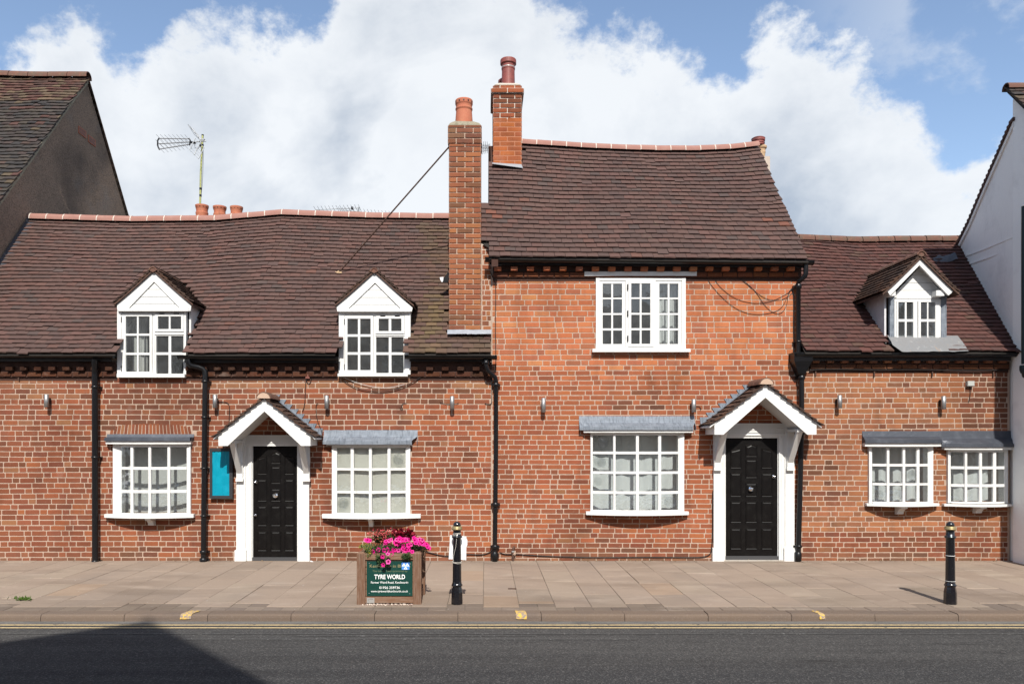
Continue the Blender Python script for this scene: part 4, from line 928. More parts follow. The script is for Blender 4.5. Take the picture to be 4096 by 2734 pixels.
def right_dormer():
    D = DR; y = -.20; P = lambda X, Y: (WX(X, y), WZ(Y, y))
    d = dormer_common(right_house, D, surf_right, -.25, 2.2, 1.9, 'small gabled dormer with grey lead cheeks beside the white gable', ((0, 0), (0, 0), (0, 0), 0, (0, 0), (0, 0), (0, 0), 1180), 20, left=False)
    for s, e0, e1, i1 in ((-1, (3549, 1163), (3561, 1181), (3585, 1180)), (1, (3812, 1165), (3794, 1181), (3769, 1180))):
        ap, ia = P(3680, 1031), P(3678, 1060); pts = [ap, P(*e0), P(*e1), ia]
        MB().prism(pts if s < 0 else pts[::-1], y, y + .03).build('barge_board', M['white'], d)
        a, b, c_ = (P(3587, 0)[0], P(3563, 0)[0], 0) if s < 0 else (P(3750, 0)[0], P(3782, 0)[0], 0)
        MB().box(a, b, y + .031, -.02, WZ(1181, y), WZ(1159, y)).build('corbel', M['white'], d)
        dx1 = abs(P(*e0)[0] - D.xc)
        lo = [(D.xc, y + .03, D.zap - .06), (D.xc + s * dx1, y + .03, D.zap - .06 - D.slope * dx1), (D.xc + s * dx1, .1, D.zap - .06 - D.slope * dx1), (D.xc, .1, D.zap - .06)]
        up = [(p_[0], p_[1], p_[2] + .02) for p_ in lo]
        if s < 0: lo = lo[::-1]; up = up[::-1]
        MB().hexa([Vector(q) for q in lo] + [Vector(q) for q in up]).build('soffit', M['white_shade'], d)
    yg = -.035; q = lambda Y: WZ(Y, yg); p = lambda X: WX(X, yg); n = 4; zB, zA = q(1190), q(1070); xm = p(3677); hw = .44
    for k in range(n):
        za, zc = lerp(zB, zA, k / n), lerp(zB, zA, (k + 1) / n) - .005; f1, f2 = 1 - k / n, max(.02, 1 - (k + 1) / n)
        MB().prism([(xm - hw * f1, za), (xm - hw * f2, zc), (xm + hw * f2, zc), (xm + hw * f1, za)], yg + .003 * (k % 2), yg + .03).build('board', M['white'], d)
    y = -.035
    mb = MB(); mb.box(p(3585), p(3754), y - .006, y + .05, q(1194), q(1182)); mb.box(p(3578), p(3584), y, y + .06, q(1374), q(1195)); mb.box(p(3756), p(3763), y, y + .06, q(1374), q(1195)); mb.box(p(3584), p(3756), y, y + .06, q(1204), q(1195)); mb.box(p(3584), p(3756), y - .01, y + .06, q(1375), q(1368)); mb.build('frame', M['white'], d)
    zz = [(q(1353), q(1286)), (q(1276), q(1208))]
    for (a, b, cs) in ((3584, 3669, ((3592, 3619), (3626, 3652))), (3671, 3756, ((3682, 3708), (3713, 3740)))):
        casement(d, p(a) + .002, p(b) - .002, q(1368), q(1204), y - .010, [(p(c), p(e)) for c, e in cs], zz)
    for a, b, ya in ((3559, 3577, 1182), (3764, 3786, 1182)):
        MB().box(p(a), p(b), y - .002, y + .05, q(1376), q(ya)).build('lead_post', M['lead'], d)
    ap = [WX(3546, -.05), WX(3594, -.2), WX(3818, -.2), WX(3834, -.1)]; mb = MB(); n = 14
    for k in range(n):   # lead apron lying on the tiles
        xa, xb = lerp(WX(3548), WX(3830), k / n), lerp(WX(3548), WX(3830), (k + 1) / n)
        def pt(x, v, t): return Vector((x, lerp(-.25, 2.2, v), surf_right(x, v).z + .062 + t))
        lo = [0.015 + (.05 if k in (0,) else 0) + (.012 * nz(k * 1.3, 5)), 0.015 + (.05 if k == n else 0) + (.012 * nz((k + 1) * 1.3, 5))]
        A = [pt(xa, lo[0] - .03, -.02), pt(xa, .05, .0), pt(xa, .10, .0)]; Bq = [pt(xb, lo[1] - .03, -.02), pt(xb, .05, .0), pt(xb, .10, .0)]
        mb.add(A + Bq, [(0, 3, 4, 1), (1, 4, 5, 2)], smooth=True)
    mb.build('lead_apron', mat('weathered_lead', (.17, .17, .172), rough=.6, metallic=.15, layers=[((.17, .18, .19), 6, .45, .7, .6, (3, 1, 1)), ((.34, .22, .13), 5, .62, .74, .5, (4, 1, 1)), ((.38, .38, .37), 12, .6, .74, .6)], bump=[(16, .4, .01)]), d)
right_dormer()

# left cottage: wall ---------------------------------------------------------------
def in_arch(x, z):
    X = PX + x * 256; Y = PY - (z - EYE) * 256
    return 437 < X < 768 and arch_y(X) - 22 < Y < 1760
def arch_y(X): return 1714 + 14 * ((X - 603) / 166) ** 2 - 2
YW = 0.0
wl0 = -8.33
mb = MB(); dorm_holes = [(WX(474), WX(742), WZ(1500), 9), (WX(1358), WX(1634), WZ(1497), 9)]
wall_face(mb, wl0, XT, -.4, 3.16, HOLES_L + dorm_holes)
wallL = mb.build('wall', M['mortar'], left_house)
B = Bricks()
course_bricks(B, max(wl0, -8.2), XT - .002, -.03, 2.86, .0824, HOLES_L + dorm_holes, skip=in_arch)
nv = 23
for i in range(nv):   # soldier arch over the first bow window
    t = (i + .5) / nv; X = 441 + 324 * t; x = WX(X); ztop = WZ(arch_y(X) - 20); a = (t - .5) * -.42; zb = WZ(1738)
    hgt = max(.05, ztop - zb); B.put((x, 0, (ztop + zb) / 2), (1, 0, 0), (0, -1, 0), (324 / 256 / nv - .012), hgt, pc(pick(P_LEFT)), .003, -a)
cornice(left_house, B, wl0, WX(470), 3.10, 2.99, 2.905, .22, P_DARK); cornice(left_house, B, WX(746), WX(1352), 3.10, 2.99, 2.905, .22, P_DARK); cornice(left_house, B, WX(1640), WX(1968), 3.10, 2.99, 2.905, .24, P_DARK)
B.flush(wallL, 215)
# tall house wall
mb = MB(); wall_face(mb, XT + .001, XR_, -.4, 4.64, HOLES_M); wallM = mb.build('wall', M['mortar'], tall_house)
mb = MB(); mb.box(WX(1925), XT, .012, .4, 3.17, 4.85); mb.build('party_wall', M['mortar'], tall_house)
B = Bricks()
hc = lambda z: .0767 if z < WZ(1470) else .0858
course_bricks(B, XT + .008, WX(3202), -.03, WZ(1100), hc, HOLES_M + [(WX(2338), WX(2787), WZ(1108), WZ(1080))])
course_bricks(B, WX(1925) + .01, XT - .005, WZ(1322), WZ(975), .079, [], yf=.012, pal=P_CHIM, Ls=.16, Lh=.07)
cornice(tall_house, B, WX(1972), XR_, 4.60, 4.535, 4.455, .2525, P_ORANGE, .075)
B.flush(wallM, 235)
# right cottage wall
mb = MB(); wall_face(mb, XR_ + .001, 8.2, -.4, 3.16, HOLES_R); wallR = mb.build('wall', M['mortar'], right_house)
B = Bricks()
course_bricks(B, WX(3204), 8.17, -.03, WZ(1487), .0803, HOLES_R)
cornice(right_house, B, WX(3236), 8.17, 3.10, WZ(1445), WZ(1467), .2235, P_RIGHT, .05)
B.flush(wallR, 235)

# chimneys --------------------------------------------------------------------------
def chimney(house, label, x0, x1, y0, y1, zb, zt, hc, pal, caps=(), name='chimney', shift=0.0, mort='mortar', n_single=60, white_above=None, fresh_below=None, lean=0.0):
    c = bpy.data.objects.new(name, None); link(c, house); setp(c, label=label); B = Bricks()
    MB().box(x0 + .004, x1 - .004, y0 + .004, y1 - .004, zb, zt - .004).build('core', M[mort], c)
    z = zb; j = 0; W = x1 - x0
    while z < zt - .03:
        h = min(hc, zt - z); grow = 0
        for (ca, cb, g) in caps:
            if ca < z + h / 2 < cb: grow = g
        pl = pal if fresh_below is None or z > fresh_below else P_FRESH
        if grow: MB().box(x0 - grow + .004, x1 + grow - .004, y0 - grow + .004, y1 + grow - .004, z, z + h).build('oversailing_course', M[mort], c)
        for (org, ex, nrm, wid) in (((x0, y0), (1, 0, 0), (0, -1, 0), W), ((x0, y1), (0, -1, 0), (-1, 0, 0), y1 - y0), ((x1, y0), (0, 1, 0), (1, 0, 0), y1 - y0)):
            parts = [.5, .5] if j % 2 else [.24, .52, .24]
            if wid > .7: parts = [.25] * 4 if j % 2 else [.12, .25, .26, .25, .12]
            wd = wid + 2 * grow; t = -grow
            for f in parts:
                L = f * wd; u = t + L / 2; t += L
                B.put((org[0] + ex[0] * u + nrm[0] * grow, org[1] + ex[1] * u + nrm[1] * grow, z + h / 2), ex, nrm, L - .012, (h - .012) * random.uniform(.94, 1.02), pc(pick(pl)), .006, random.uniform(-.012, .012))
        z += h; j += 1
    B.flush(c, n_single, pick=lambda o: o.y < y0 + .02); return c
cA = chimney(left_house, 'nearer chimney stack rising from the eaves of the long cottage, with one terracotta pot', WX(1797), WX(1923), .0, .46, WZ(1340), WZ(575, 0) , .0795, P_CHIM, n_single=45)
# top of the stack is browner and slightly wider
cB2 = chimney(left_house, 'weathered wider head of the nearer chimney stack', WX(1793), WX(1925), -.005, .47, WZ(575), WZ(500), .083, [(3, (150, 84, 68)), (3, (136, 78, 66)), (2, (170, 96, 78)), (2, (158, 110, 92))], name='chimney_head', n_single=12)
MB().prism([(WX(1794), WZ(500)), (WX(1924), WZ(500)), (WX(1916), WZ(492)), (WX(1895), WZ(486)), (WX(1820), WZ(484)), (WX(1800), WZ(492))], 0.0, .44).build('mortar_flaunching', M['flint'], cA)
def pot(parent, cx, cy, z0, prof, m, name='chimney_pot', n=22, label=None, cat=None): return MB().lathe(prof, cx, cy, 30, z0=z0, smooth=False).build(name, M[m], parent, label=label, cat=cat)
def pot_holes(parent, cx, cy, z, r, n, m='black'):
    mb = MB()
    for k in range(n):
        g = 2 * math.pi * k / n; c = Vector((cx + r * math.cos(g), cy + r * math.sin(g), z)); t = Vector((-math.sin(g), math.cos(g), 0)); u = Vector((0, 0, 1)); nn = Vector((math.cos(g), math.sin(g), 0))
        pts = [c + nn * .003 + t * .013 * math.cos(a * math.pi / 3) + u * .013 * math.sin(a * math.pi / 3) for a in range(6)]; mb.add(pts, [(0, 1, 2, 3, 4, 5)])
    mb.build('vent_holes', M[m], parent, kind='stuff')
z0 = WZ(488, .23); s_ = (12.23) / F
p1 = pot(cA, WX(1856, .23), .23, z0 - .05, [(.001, .0), (67 * s_, .0), (66 * s_, .08), (62 * s_, 35 * s_ + .05), (61 * s_, 47 * s_ + .03), (66 * s_, 53 * s_ + .03), (66 * s_, 57 * s_ + .03), (61 * s_, 60 * s_ + .03), (62 * s_, 68 * s_ + .03), (67 * s_, 74 * s_ + .03), (68 * s_, 87 * s_ + .03), (65 * s_, 90 * s_ + .03), (.001, 89 * s_ + .03)], 'terracotta')
p1.scale = (.52, .52, 1); p1.location = (WX(1856, .23) * .48, .23 * .48, 0)
pot_holes(cA, WX(1856, .23), .23, z0 - .05 + 79 * s_ + .03, 67.6 * s_ * .52, 12)
cB = chimney(tall_house, 'taller far chimney stack on the ridge, white-pointed at the top', WX(1973, 1.4), WX(2086, 1.4), 1.4, 2.2, WZ(700, 1.4), WZ(341, 1.4), .0835, [(3, (150, 78, 62)), (3, (176, 92, 68)), (2, (124, 72, 60)), (2, (196, 98, 62))], caps=((WZ(374, 1.4), WZ(354, 1.4), .035),), mort='mortar_white', n_single=45, fresh_below=WZ(478, 1.4))
MB().box(WX(1974, 1.4), WX(2084, 1.4), 1.396, 1.41, WZ(690, 1.4), WZ(478, 1.4)).build('red_pointing', mat('red_mortar', (.33, .14, .08), rough=.95, bump=[(80, .6, .005)]), cB)
MB().prism([(WX(1978, 1.45), WZ(340, 1.45)), (WX(2082, 1.45), WZ(340, 1.45)), (WX(2066, 1.45), WZ(334, 1.45)), (WX(1996, 1.45), WZ(333, 1.45))], 1.44, 2.1).build('mortar_flaunching', M['mortar_white'], cB)
s2 = 13.7 / F; zc = WZ(336, 1.7) - .06
pot(cB, WX(2033, 1.7), 1.7, zc, [(.001, 0), (27 * s2, 0), (26 * s2, .16), (25.5 * s2, 54 * s2 + .06), (27 * s2, 56 * s2 + .06), (27 * s2, 60 * s2 + .06), (26 * s2, 62 * s2 + .06), (27 * s2, 74 * s2 + .06), (32 * s2, 78 * s2 + .06), (32 * s2, 92 * s2 + .06), (31 * s2, 95 * s2 + .06), (26 * s2, 96 * s2 + .06), (20 * s2, 80 * s2 + .06), (.001, 70 * s2 + .06)], 'terra_red')
MB().lathe([(25.9 * s2, 60 * s2 + .058), (27.4 * s2, 60.5 * s2 + .06), (27.4 * s2, 64 * s2 + .06), (25.9 * s2, 64.5 * s2 + .06)], WX(2033, 1.7), 1.7, 22, z0=zc).build('pot_band', M['plate'], cB)
pot(cB, WX(2021, 2.05), 2.05, zc, [(.001, 0), (24 * s2, 0), (23 * s2, 46 * s2), (29 * s2, 52 * s2), (29 * s2, 62 * s2), (24 * s2, 66 * s2), (.001, 60 * s2)], 'terra_red')

# roofs ------------------------------------------------------------------------------
def roof(house, surf, x0, x1, nrows, tw, n_single, pal, skip, yw=(-.26, 2.05), rear=True, colf=None, jag=.05):
    r = bpy.data.objects.new('roof', None); link(r, house)
    tile_field(r, surf, x0, x1, nrows, tw, n_single=n_single, pal=pal, skip=skip, colf=colf, jag=jag)
    f = (lambda v: x0(v)) if callable(x0) else x0
    deck(r, surf, x0, x1, 60, 24, skip=skip)
    if rear:
        def back(u, v): P = surf(u, v); top = surf(u, 1.0); return Vector((u, 2 * top.y - P.y, P.z))
        deck(r, back, x0, x1, 12, 3, name='rear_slope', drop=.0, material='ridge_old')
    return r
chim_skip = lambda P: P.x > WX(1792) and P.y > .02
def lskip(P): return DL1.inside(P, -.01) or DL2.inside(P, -.01) or chim_skip(P)
def left_col(P, j, w):
    l = lin(*pick(P_TILE), KT); f = random.uniform(.93, 1.08)
    l = mixc(l, lin(120, 93, 86, KT), .35)
    if P.x > WX(1640) and nz(P.x * 2, P.z * 1.2) > -.1: l = mixc(l, lin(128, 108, 78, KT), random.uniform(.1, .5))
    if -1.02 < P.x < -.62 and P.z < 4.2 and random.random() < .8: l = mixc(l, lin(160, 138, 92, KT), .45 * max(0, 1 - abs(P.x + .82) / .2))
    return (l[0] * f, l[1] * f, l[2] * f)
rL = roof(left_house, surf_left, -8.32, XT - .01, 35, .168, 170, P_TILE, lskip, colf=left_col)
ridge_run(rL, [(x, 2.06, z + .0) for x, z in RL if x < .1][:], .307, .10, 'ridge')
def mid_x0(v): return -.065 if .1 < v < .42 else .06
def mskip(P): return (P.x < WX(2090, 1.45) and P.y > 1.42)
def mid_col(P, j, w):
    l = lin(*pick(P_TILE), KT); f = random.uniform(.93, 1.08)
    l = mixc(l, lin(118, 92, 85, KT), .35)
    if nz(P.x * 1.1, P.z * .9, 5) > .25: l = mixc(l, lin(84, 70, 70, KT), .18)
    if (abs(P.x - .12) < .085 and j == 9) or (abs(P.x - .24) < .085 and j == 8) or (abs(P.x - 4.62) < .085 and j == 8) or (abs(P.x - 4.74) < .085 and j == 7): l = lin(152, 100, 84, KT)
    return (l[0] * f, l[1] * f, l[2] * f)
rM = roof(tall_house, surf_mid, mid_x0, 4.95, 26, .168, 185, P_TILE, mskip, colf=mid_col, jag=.03)
ridge_run(rM, [(WX(2086, 1.86), 1.86, RM[0][1])] + [(x, 1.86, z) for x, z in RM[1:]], .262, .095, 'ridge')
def wall_x(y): return 8.19 + max(0, y + .1) * .235
def right_x1(v): return wall_x(lerp(-.25, 2.2, v)) + .03
def rskip(P): return DR.inside(P, -.01)
rR = roof(right_house, surf_right, 4.9, right_x1, 31, .168, 170, P_TILE_R, rskip)
ridge_run(rR, [(x, 2.21, z) for x, z in [(4.9, RR[0][1])] + RR[1:] + [(9.0, RR[-1][1])]], .30, .10, 'ridge_old', joint=False)
# gable ends and back walls that close the houses
def shell(house, x0, x1, y1, zt, zr, ymid, m='opp_wall', ends=(True, True)):
    mb = MB(); mb.box(x0, x1, y1, y1 + .2, -.4, zt)
    for on, x in zip(ends, (x0, x1 - .2)):
        if on: mb.prism([(.29, -.4), (y1, -.4), (y1, zt), (ymid, zr), (.0, zt - .05), (.29, zt - .1)][::-1], x + .001, x + .199, 'x')
    mb.build('rear_wall', M[m], house)
    MB().box(x0 + .2, x1 - .2, 1.1, 1.15, -.1, zt - .05).build('dark_backdrop', M['backdrop_paint'], house)  # dark plane added behind the windows to keep the insides dark
    MB().box(x0 + .2, x1 - .2, .29, y1, -.3, -.05).build('inner_floor', M['wood_in'], house)
shell(left_house, wl0, XT - .01, 4.3, 3.0, 5.7, 2.05); shell(right_house, XR_ + .02, 8.15, 4.6, 3.0, 5.3, 2.2, ends=(False, True))
mb = MB(); xg = 4.70
shell(tall_house, XT + .14, XR_ - .03, 3.9, 4.5, 6.95, 1.85)
# lead at the chimney bases, abutments
mb = MB(); a, b = WX(1790, -.02), WX(1966, -.02); n = 9
for k in range(n):
    xa, xb = lerp(a, b, k / n), lerp(a, b, (k + 1) / n); t1, t2 = .008 * nz(k * 1.1, 3), .008 * nz((k + 1) * 1.1, 3)
    z1, z2 = WZ(1319), surf_left(-.3, .13).z; mb.add([(xa, -.010, z1 + t1), (xb, -.010, z1 + t2), (xb, -.03, z2 + .05 + t2), (xa, -.03, z2 + .05 + t1), (xb, -.12, z2 - .03 + t1), (xa, -.12, z2 - .03 + t2)], [(3, 2, 1, 0), (5, 4, 2, 3)], smooth=False)
mb.build('lead_flashing', M['lead_bright'] if 'lead_bright' in M else mat('bright_lead', (.30, .32, .35), rough=.5, metallic=.2, layers=[((.2, .21, .23), 8, .45, .68, .7), ((.6, .6, .58), 12, .6, .72, .6)], bump=[(16, .4, .01)]), rL)
mb = MB(); xa, xb = WX(1969, 1.36), WX(2086, 1.36); mb.add([(xa, 1.385, WZ(650, 1.385)), (xb, 1.385, WZ(657, 1.385)), (xb + .02, 1.26, WZ(672, 1.26)), (xa, 1.27, WZ(655, 1.27))], [(3, 2, 1, 0)]); mb.build('lead_flashing', mat('pale_lead', (.27, .285, .30), rough=.5, metallic=.15, bump=[(16, .4, .01)]), rM)
# soaker along the left abutment of the long roof
mb = MB()
for k in range(24):
    v0, v1 = k / 24, (k + 1) / 24; P, Q = surf_left(-8.33, v0), surf_left(-8.33, v1); e = .0
    mb.add([(P.x + .02, P.y, P.z + .13), (P.x + .03, P.y, P.z + .04), (Q.x + .03, Q.y, Q.z + .04 + e), (Q.x + .02, Q.y, Q.z + .15 + e), (P.x + .12, P.y, P.z + .03), (Q.x + .12, Q.y, Q.z + .03 + e)], [(0, 1, 2, 3), (1, 4, 5, 2)])
mb.build('lead_soakers', M['lead_dark'], rL)
# verge undercloak of the tall roof
mb = MB()
for k in range(1, 14):
    v0, v1 = k / 14, (k + 1) / 14; P, Q = surf_mid(4.9, v0), surf_mid(4.9, v1); mb.hexa([Vector((4.85, P.y, P.z - .06)), Vector((4.925, P.y, P.z - .06)), Vector((4.925, Q.y, Q.z - .06)), Vector((4.85, Q.y, Q.z - .06)), Vector((4.85, P.y, P.z + .005)), Vector((4.925, P.y, P.z + .005)), Vector((4.925, Q.y, Q.z + .005)), Vector((4.85, Q.y, Q.z + .005))])
mb.build('verge_mortar', M['mortar_white'], rM)
mb = MB(); 
for k in range(10):
    v0, v1 = k / 10, (k + 1) / 10; P, Q = surf_mid(.07, v0), surf_mid(.07, v1); mb.hexa([Vector((.10, P.y, P.z - .14)), Vector((.20, P.y, P.z - .14)), Vector((.20, Q.y, Q.z - .14)), Vector((.10, Q.y, Q.z - .14)), Vector((.10, P.y, P.z - .015)), Vector((.20, P.y, P.z - .015)), Vector((.20, Q.y, Q.z - .015)), Vector((.10, Q.y, Q.z - .015))])
mb.build('verge_mortar', M['cornice'], rM)

# gutters
zg = WZ(1417, -.17); fascia(left_house, -8.3, WX(455), 3.10, 3.19); fascia(left_house, WX(748), WX(1352), 3.08, 3.17); fascia(left_house, WX(1640), WX(1968), 3.10, 3.16)
gutter(left_house, -8.3, WX(455, -.17), -.17, WZ(1414, -.17), WZ(1416, -.17)); gutter(left_house, WX(714, -.17), WX(1355, -.17), -.17, WZ(1421, -.17), WZ(1427, -.17)); gutter(left_house, WX(1620, -.17), WX(1987, -.17), -.17, WZ(1420, -.17), WZ(1422, -.17))
fascia(tall_house, WX(1960), 4.96, 4.60, 4.65, 4.55, 4.62); gutter(tall_house, WX(1941, -.18), WX(3251, -.18), -.18, WZ(1031, -.18), WZ(1043, -.18), r=.062)
fascia(right_house, 5.0, 8.15, 3.11, 3.20); gutter(right_house, WX(3180, -.17), WX(4075, -.17), -.17, WZ(1412, -.17), WZ(1410, -.17), r=.06)
mb = MB()   # old iron gutter spikes left in the walls
for X, Y0, Y1 in ((78, 1497, 1522), (3260, 1478, 1503), (3494, 1478, 1508), (3726, 1478, 1506), (3970, 1478, 1508)): mb.box(WX(X - 2.5), WX(X + 2.5), -.03, 0, WZ(Y1), WZ(Y0))
mb.build('iron_spikes', M['rust'], right_house)
# ------------------------------------------------------------------ drainpipes
def P3(X, Y, y): return (WX(X, y), y, WZ(Y, y))
y = -.085
drainpipe('black drainpipe left of the first bow window', [P3(379, 1436, -.17), P3(379, 1452, -.16), P3(380, 1476, -.10), P3(380, 1500, y), P3(381, 2252, y)], .047, [(WX(380, y), y, WZ(1547, y), .058, .035), (WX(381, y), y, WZ(1828, y), .058, .035), (WX(381, y), y, WZ(2245, y), .055, .05)])
drainpipe('black drainpipe with a swan neck between the first bow window and the blue sign', [P3(752, 1436, -.17), P3(754, 1452, -.17), P3(764, 1462, -.15), P3(795, 1468, -.11), P3(812, 1474, -.09), P3(820, 1484, y), P3(821, 1505, y), P3(817, 1900, y), P3(814, 2252, y)], .042, [(WX(821, y), y, WZ(1525, y), .053, .035), (WX(819, y), y, WZ(1668, y), .052, .03), (WX(817, y), y, WZ(1872, y), .052, .03), (WX(816, y), y, WZ(2062, y), .052, .03), (WX(814, y), y, WZ(2206, y), .054, .05), (WX(814, y), y, WZ(2240, y), .055, .08)])
def shoeA(t): pass
drainpipe('black cast iron drainpipe at the joint between the long cottage and the tall house', [P3(1944, 1438, -.18), P3(1945, 1462, -.18), P3(1950, 1480, -.17), P3(1968, 1496, -.12), P3(1980, 1508, -.10), P3(1984, 1522, y), P3(1984, 1800, y), P3(1979, 2244, y)], .035, [(WX(1944, -.18), -.18, WZ(1450, -.18), .045, .05), (WX(1984, y), y, WZ(1538, y), .048, .05), (WX(1982, y), y, WZ(2017, y), .052, .065), (WX(1980, y), y, WZ(2186, y), .052, .065), (WX(1979, y), y, WZ(2222, y), .046, .13)])
def hop(t):
    a = -.10; x = WX(3203, a); mb = MB(); w = .145; zt, zm, zb = WZ(1412, a), WZ(1446, a), WZ(1494, a)
    def ring(w_, d_, z): return [(x - w_, -d_ * 2, z), (x + w_, -d_ * 2, z), (x + w_, -.005, z), (x - w_, -.005, z)]
    rings = [ring(.145, .105, zt), ring(.14, .10, zm), ring(.10, .085, (zm + zb) / 2 + .01), ring(.055, .07, zb), ring(.05, .06, zb - .02)]
    vs = [p for r in rings for p in r]
    for i in range(4):
        mb.add(vs, [((i + 1) * 4 + k, (i + 1) * 4 + (k + 1) % 4, i * 4 + (k + 1) % 4, i * 4 + k) for k in range(4)])
    mb.add(vs, [(0, 1, 2, 3), (19, 18, 17, 16)]); mb.box(x - .152, x + .152, -.218, -.002, zt - .02, zt + .003); mb.build('hopper_head', M['black'], t)
drainpipe('black drainpipe with a funnel hopper between the tall house and the right cottage', [P3(3223, 1058, -.18), P3(3223, 1094, -.18), P3(3220, 1104, -.17), P3(3200, 1122, -.12), P3(3193, 1132, y), P3(3193, 1410, y), ], .036, [(WX(3193, y), y, WZ(1145, y), .046, .07), (WX(3193, y), y, WZ(1366, y), .044, .03)], hop)
drainpipe('black drainpipe passing behind the right porch hood', [P3(3206, 1490, y), P3(3206, 1700, y), P3(3199, 2000, y), P3(3192, 2243, y)], .040, [(WX(3206, y), y, WZ(1510, y), .052, .06), (WX(3194, y), y, WZ(2184, y), .05, .045), (WX(3192, y), y, WZ(2224, y), .05, .14)])

# ------------------------------------------------------------------ wall lights
def wall_light(X, Y0, Y1, label):
    yy = -.095; x = WX(X, yy); z1, z0 = WZ(Y0, yy), WZ(Y1, yy); t = thing('wall_light', label, 'wall light', (x, 0, z0), group='steel cylinder wall lights along the brick fronts')
    MB().lathe([(.030, 0), (.034, .001), (.034, z1 - z0 - .001), (.031, z1 - z0)], x, yy, 20, z0=z0).build('light_tube', M['steel'], t)
    MB().box(x - .02, x + .02, yy + .03, -.006, (z0 + z1) / 2 - .05, (z0 + z1) / 2 + .05).build('bracket', M['black'], t)
    MB().lathe([(.026, 0), (.026, .004)], x, yy, 14, z0=z1 - .001).build('lens', M['plate'], t)
wall_light(186, 1577, 1628, 'steel wall light left of the first drainpipe')
wall_light(860, 1578, 1631, 'steel wall light above the blue sign, just left of the left porch')
wall_light(1306.6, 1581, 1634, 'steel wall light on the brick below the left side of the second dormer')
wall_light(1808.7, 1584, 1635, 'steel wall light high above the bollard, left of the cast iron drainpipe')
wall_light(2174, 1592, 1648, 'steel wall light up to the left of the widest bow window')
wall_light(2775, 1596, 1648, 'steel wall light just left of the stepped lead of the right porch')
wall_light(3359, 1580, 1632, 'steel wall light right of the right porch')
wall_light(3774.6, 1584, 1636, 'steel wall light above the paired small bow windows')

# ------------------------------------------------------------------ sign case
sg = thing('notice_board', 'dark framed wall case covered with plain bright blue film', 'notice board', (WX(884), 0, WZ(1994)))
yy = -.075; a, b, c, d_ = WX(838, yy), WX(930, yy), WZ(1993, yy), WZ(1791, yy); i0, i1, j0, j1 = WX(848.5, yy), WX(917, yy), WZ(1981, yy), WZ(1803.5, yy)
mb = MB(); mb.box(a, i0, yy, -.005, c, d_); mb.box(i1, b, yy, -.005, c, d_); mb.box(i0, i1, yy, -.005, c, j0); mb.box(i0, i1, yy, -.005, j1, d_); mb.box(i0, i1, -.05, -.005, j0, j1); mb.build('frame', M['frame_dark'], sg)
mb = MB(); n = 16; vs = []; m_ = 30
for j in range(m_ + 1):
    for i in range(n + 1):
        s, t = i / n, j / m_; vs.append((lerp(i0, i1, s), yy + .014 - .004 * math.sin((s * 5 + .8 * nz(t * 3, s)) * 6.28) * max(0, 1 - t * 1.6) - .006 * nz(s * 3, t * 6, 2), lerp(j1, j0, t)))
mb.add(vs, [(j * (n + 1) + i, (j + 1) * (n + 1) + i, (j + 1) * (n + 1) + i + 1, j * (n + 1) + i + 1) for j in range(m_) for i in range(n)], smooth=True); mb.build('blue_film', M['cyan'], sg)

# ------------------------------------------------------------------ curtains behind the glass
curtain('ribbed white net curtain behind the bow window left of the wall sign', W1[0] - .05, W1[1] + .05, W1[2] - .05, W1[3] + .05, .20, 'net', 9, .004, yf=lambda x: yf1(x) * .3)
curtain('sagging cream cloth hung behind the bow window right of the left porch', W2[0] + .04, W2[1] - .04, W2[2], W2[3], .045, 'cream', 2, .008, yf=lambda x: yf2(x) * .85, edge=.03)
xa, xb = W3[0] - .05, W3[1] + .05
curtain('long white drapes in folds behind the widest bow window', xa, xb, W3[2] - .1, W3[3] + .1, .25, 'drape', 7, .016, yf=lambda x: yf3(x) * .3)
curtain('white drapes behind the left one of the paired small bow windows', W4[0] - .1, W4[1] - .13, W4[2] - .1, W4[3] + .1, .22, 'drape', 4, .02, yf=lambda x: yf4(x) * .3)
curtain('white drapes behind the small bow window against the white wall', W5[0] - .1, W5[1] - .15, W5[2] - .1, W5[3] + .1, .22, 'drape', 4, .02, yf=lambda x: yf5(x) * .3)
curtain('white curtain drawn to the right side of the upper window', WX(2630), WX(2716), WZ(1390), WZ(1110), .20, 'drape', 3, .018)
curtain('dim grey blind half seen in the left dormer', WX(500), WX(560), WZ(1490), WZ(1260), .25, 'net', 3, .02)

# ------------------------------------------------------------------ cables and small boxes
def cable(label, pts, r=.007, m='cable', smooth=3):
    P = [Vector(p) for p in pts]
    for _ in range(smooth):
        Q = [P[0]]
        for a, b in zip(P, P[1:]): Q += [a.lerp(b, .25), a.lerp(b, .75)]
        P = Q + [P[-1]]
    t = MB().tube(P, r, 6).build('cable', M[m], None, label=label, cat='cable'); return t
def cab(label, px, y=-.018, r=.006, m='cable'): return cable(label, [P3(X, Y, y + (0.004 * (i % 2))) for i, (X, Y) in enumerate(px)], r, m)
cab('thin black cable running down the left edge of the tall house', [(1960, 1085), (1970, 1108), (1980, 1122), (1984, 1160), (1981, 1300), (1984, 1420), (1982, 1485), (1966, 1510), (1968, 1600), (1964, 1618), (1940, 1612)], r=.006)
cab('black cable tucked along the eaves course of the tall house', [(1972, 1088), (1990, 1080), (2200, 1081), (2338, 1082)], y=-.065)
cab('black cable sagging under the second dormer sill', [(1366, 1513), (1400, 1540), (1450, 1558), (1510, 1566), (1560, 1562), (1620, 1545), (1680, 1510), (1718, 1488)], y=-.03, r=.006)
cab('pale flex sagging under the second dormer sill', [(1366, 1505), (1430, 1532), (1500, 1549), (1560, 1551), (1620, 1536)], y=-.03, r=.004, m='cable_grey')
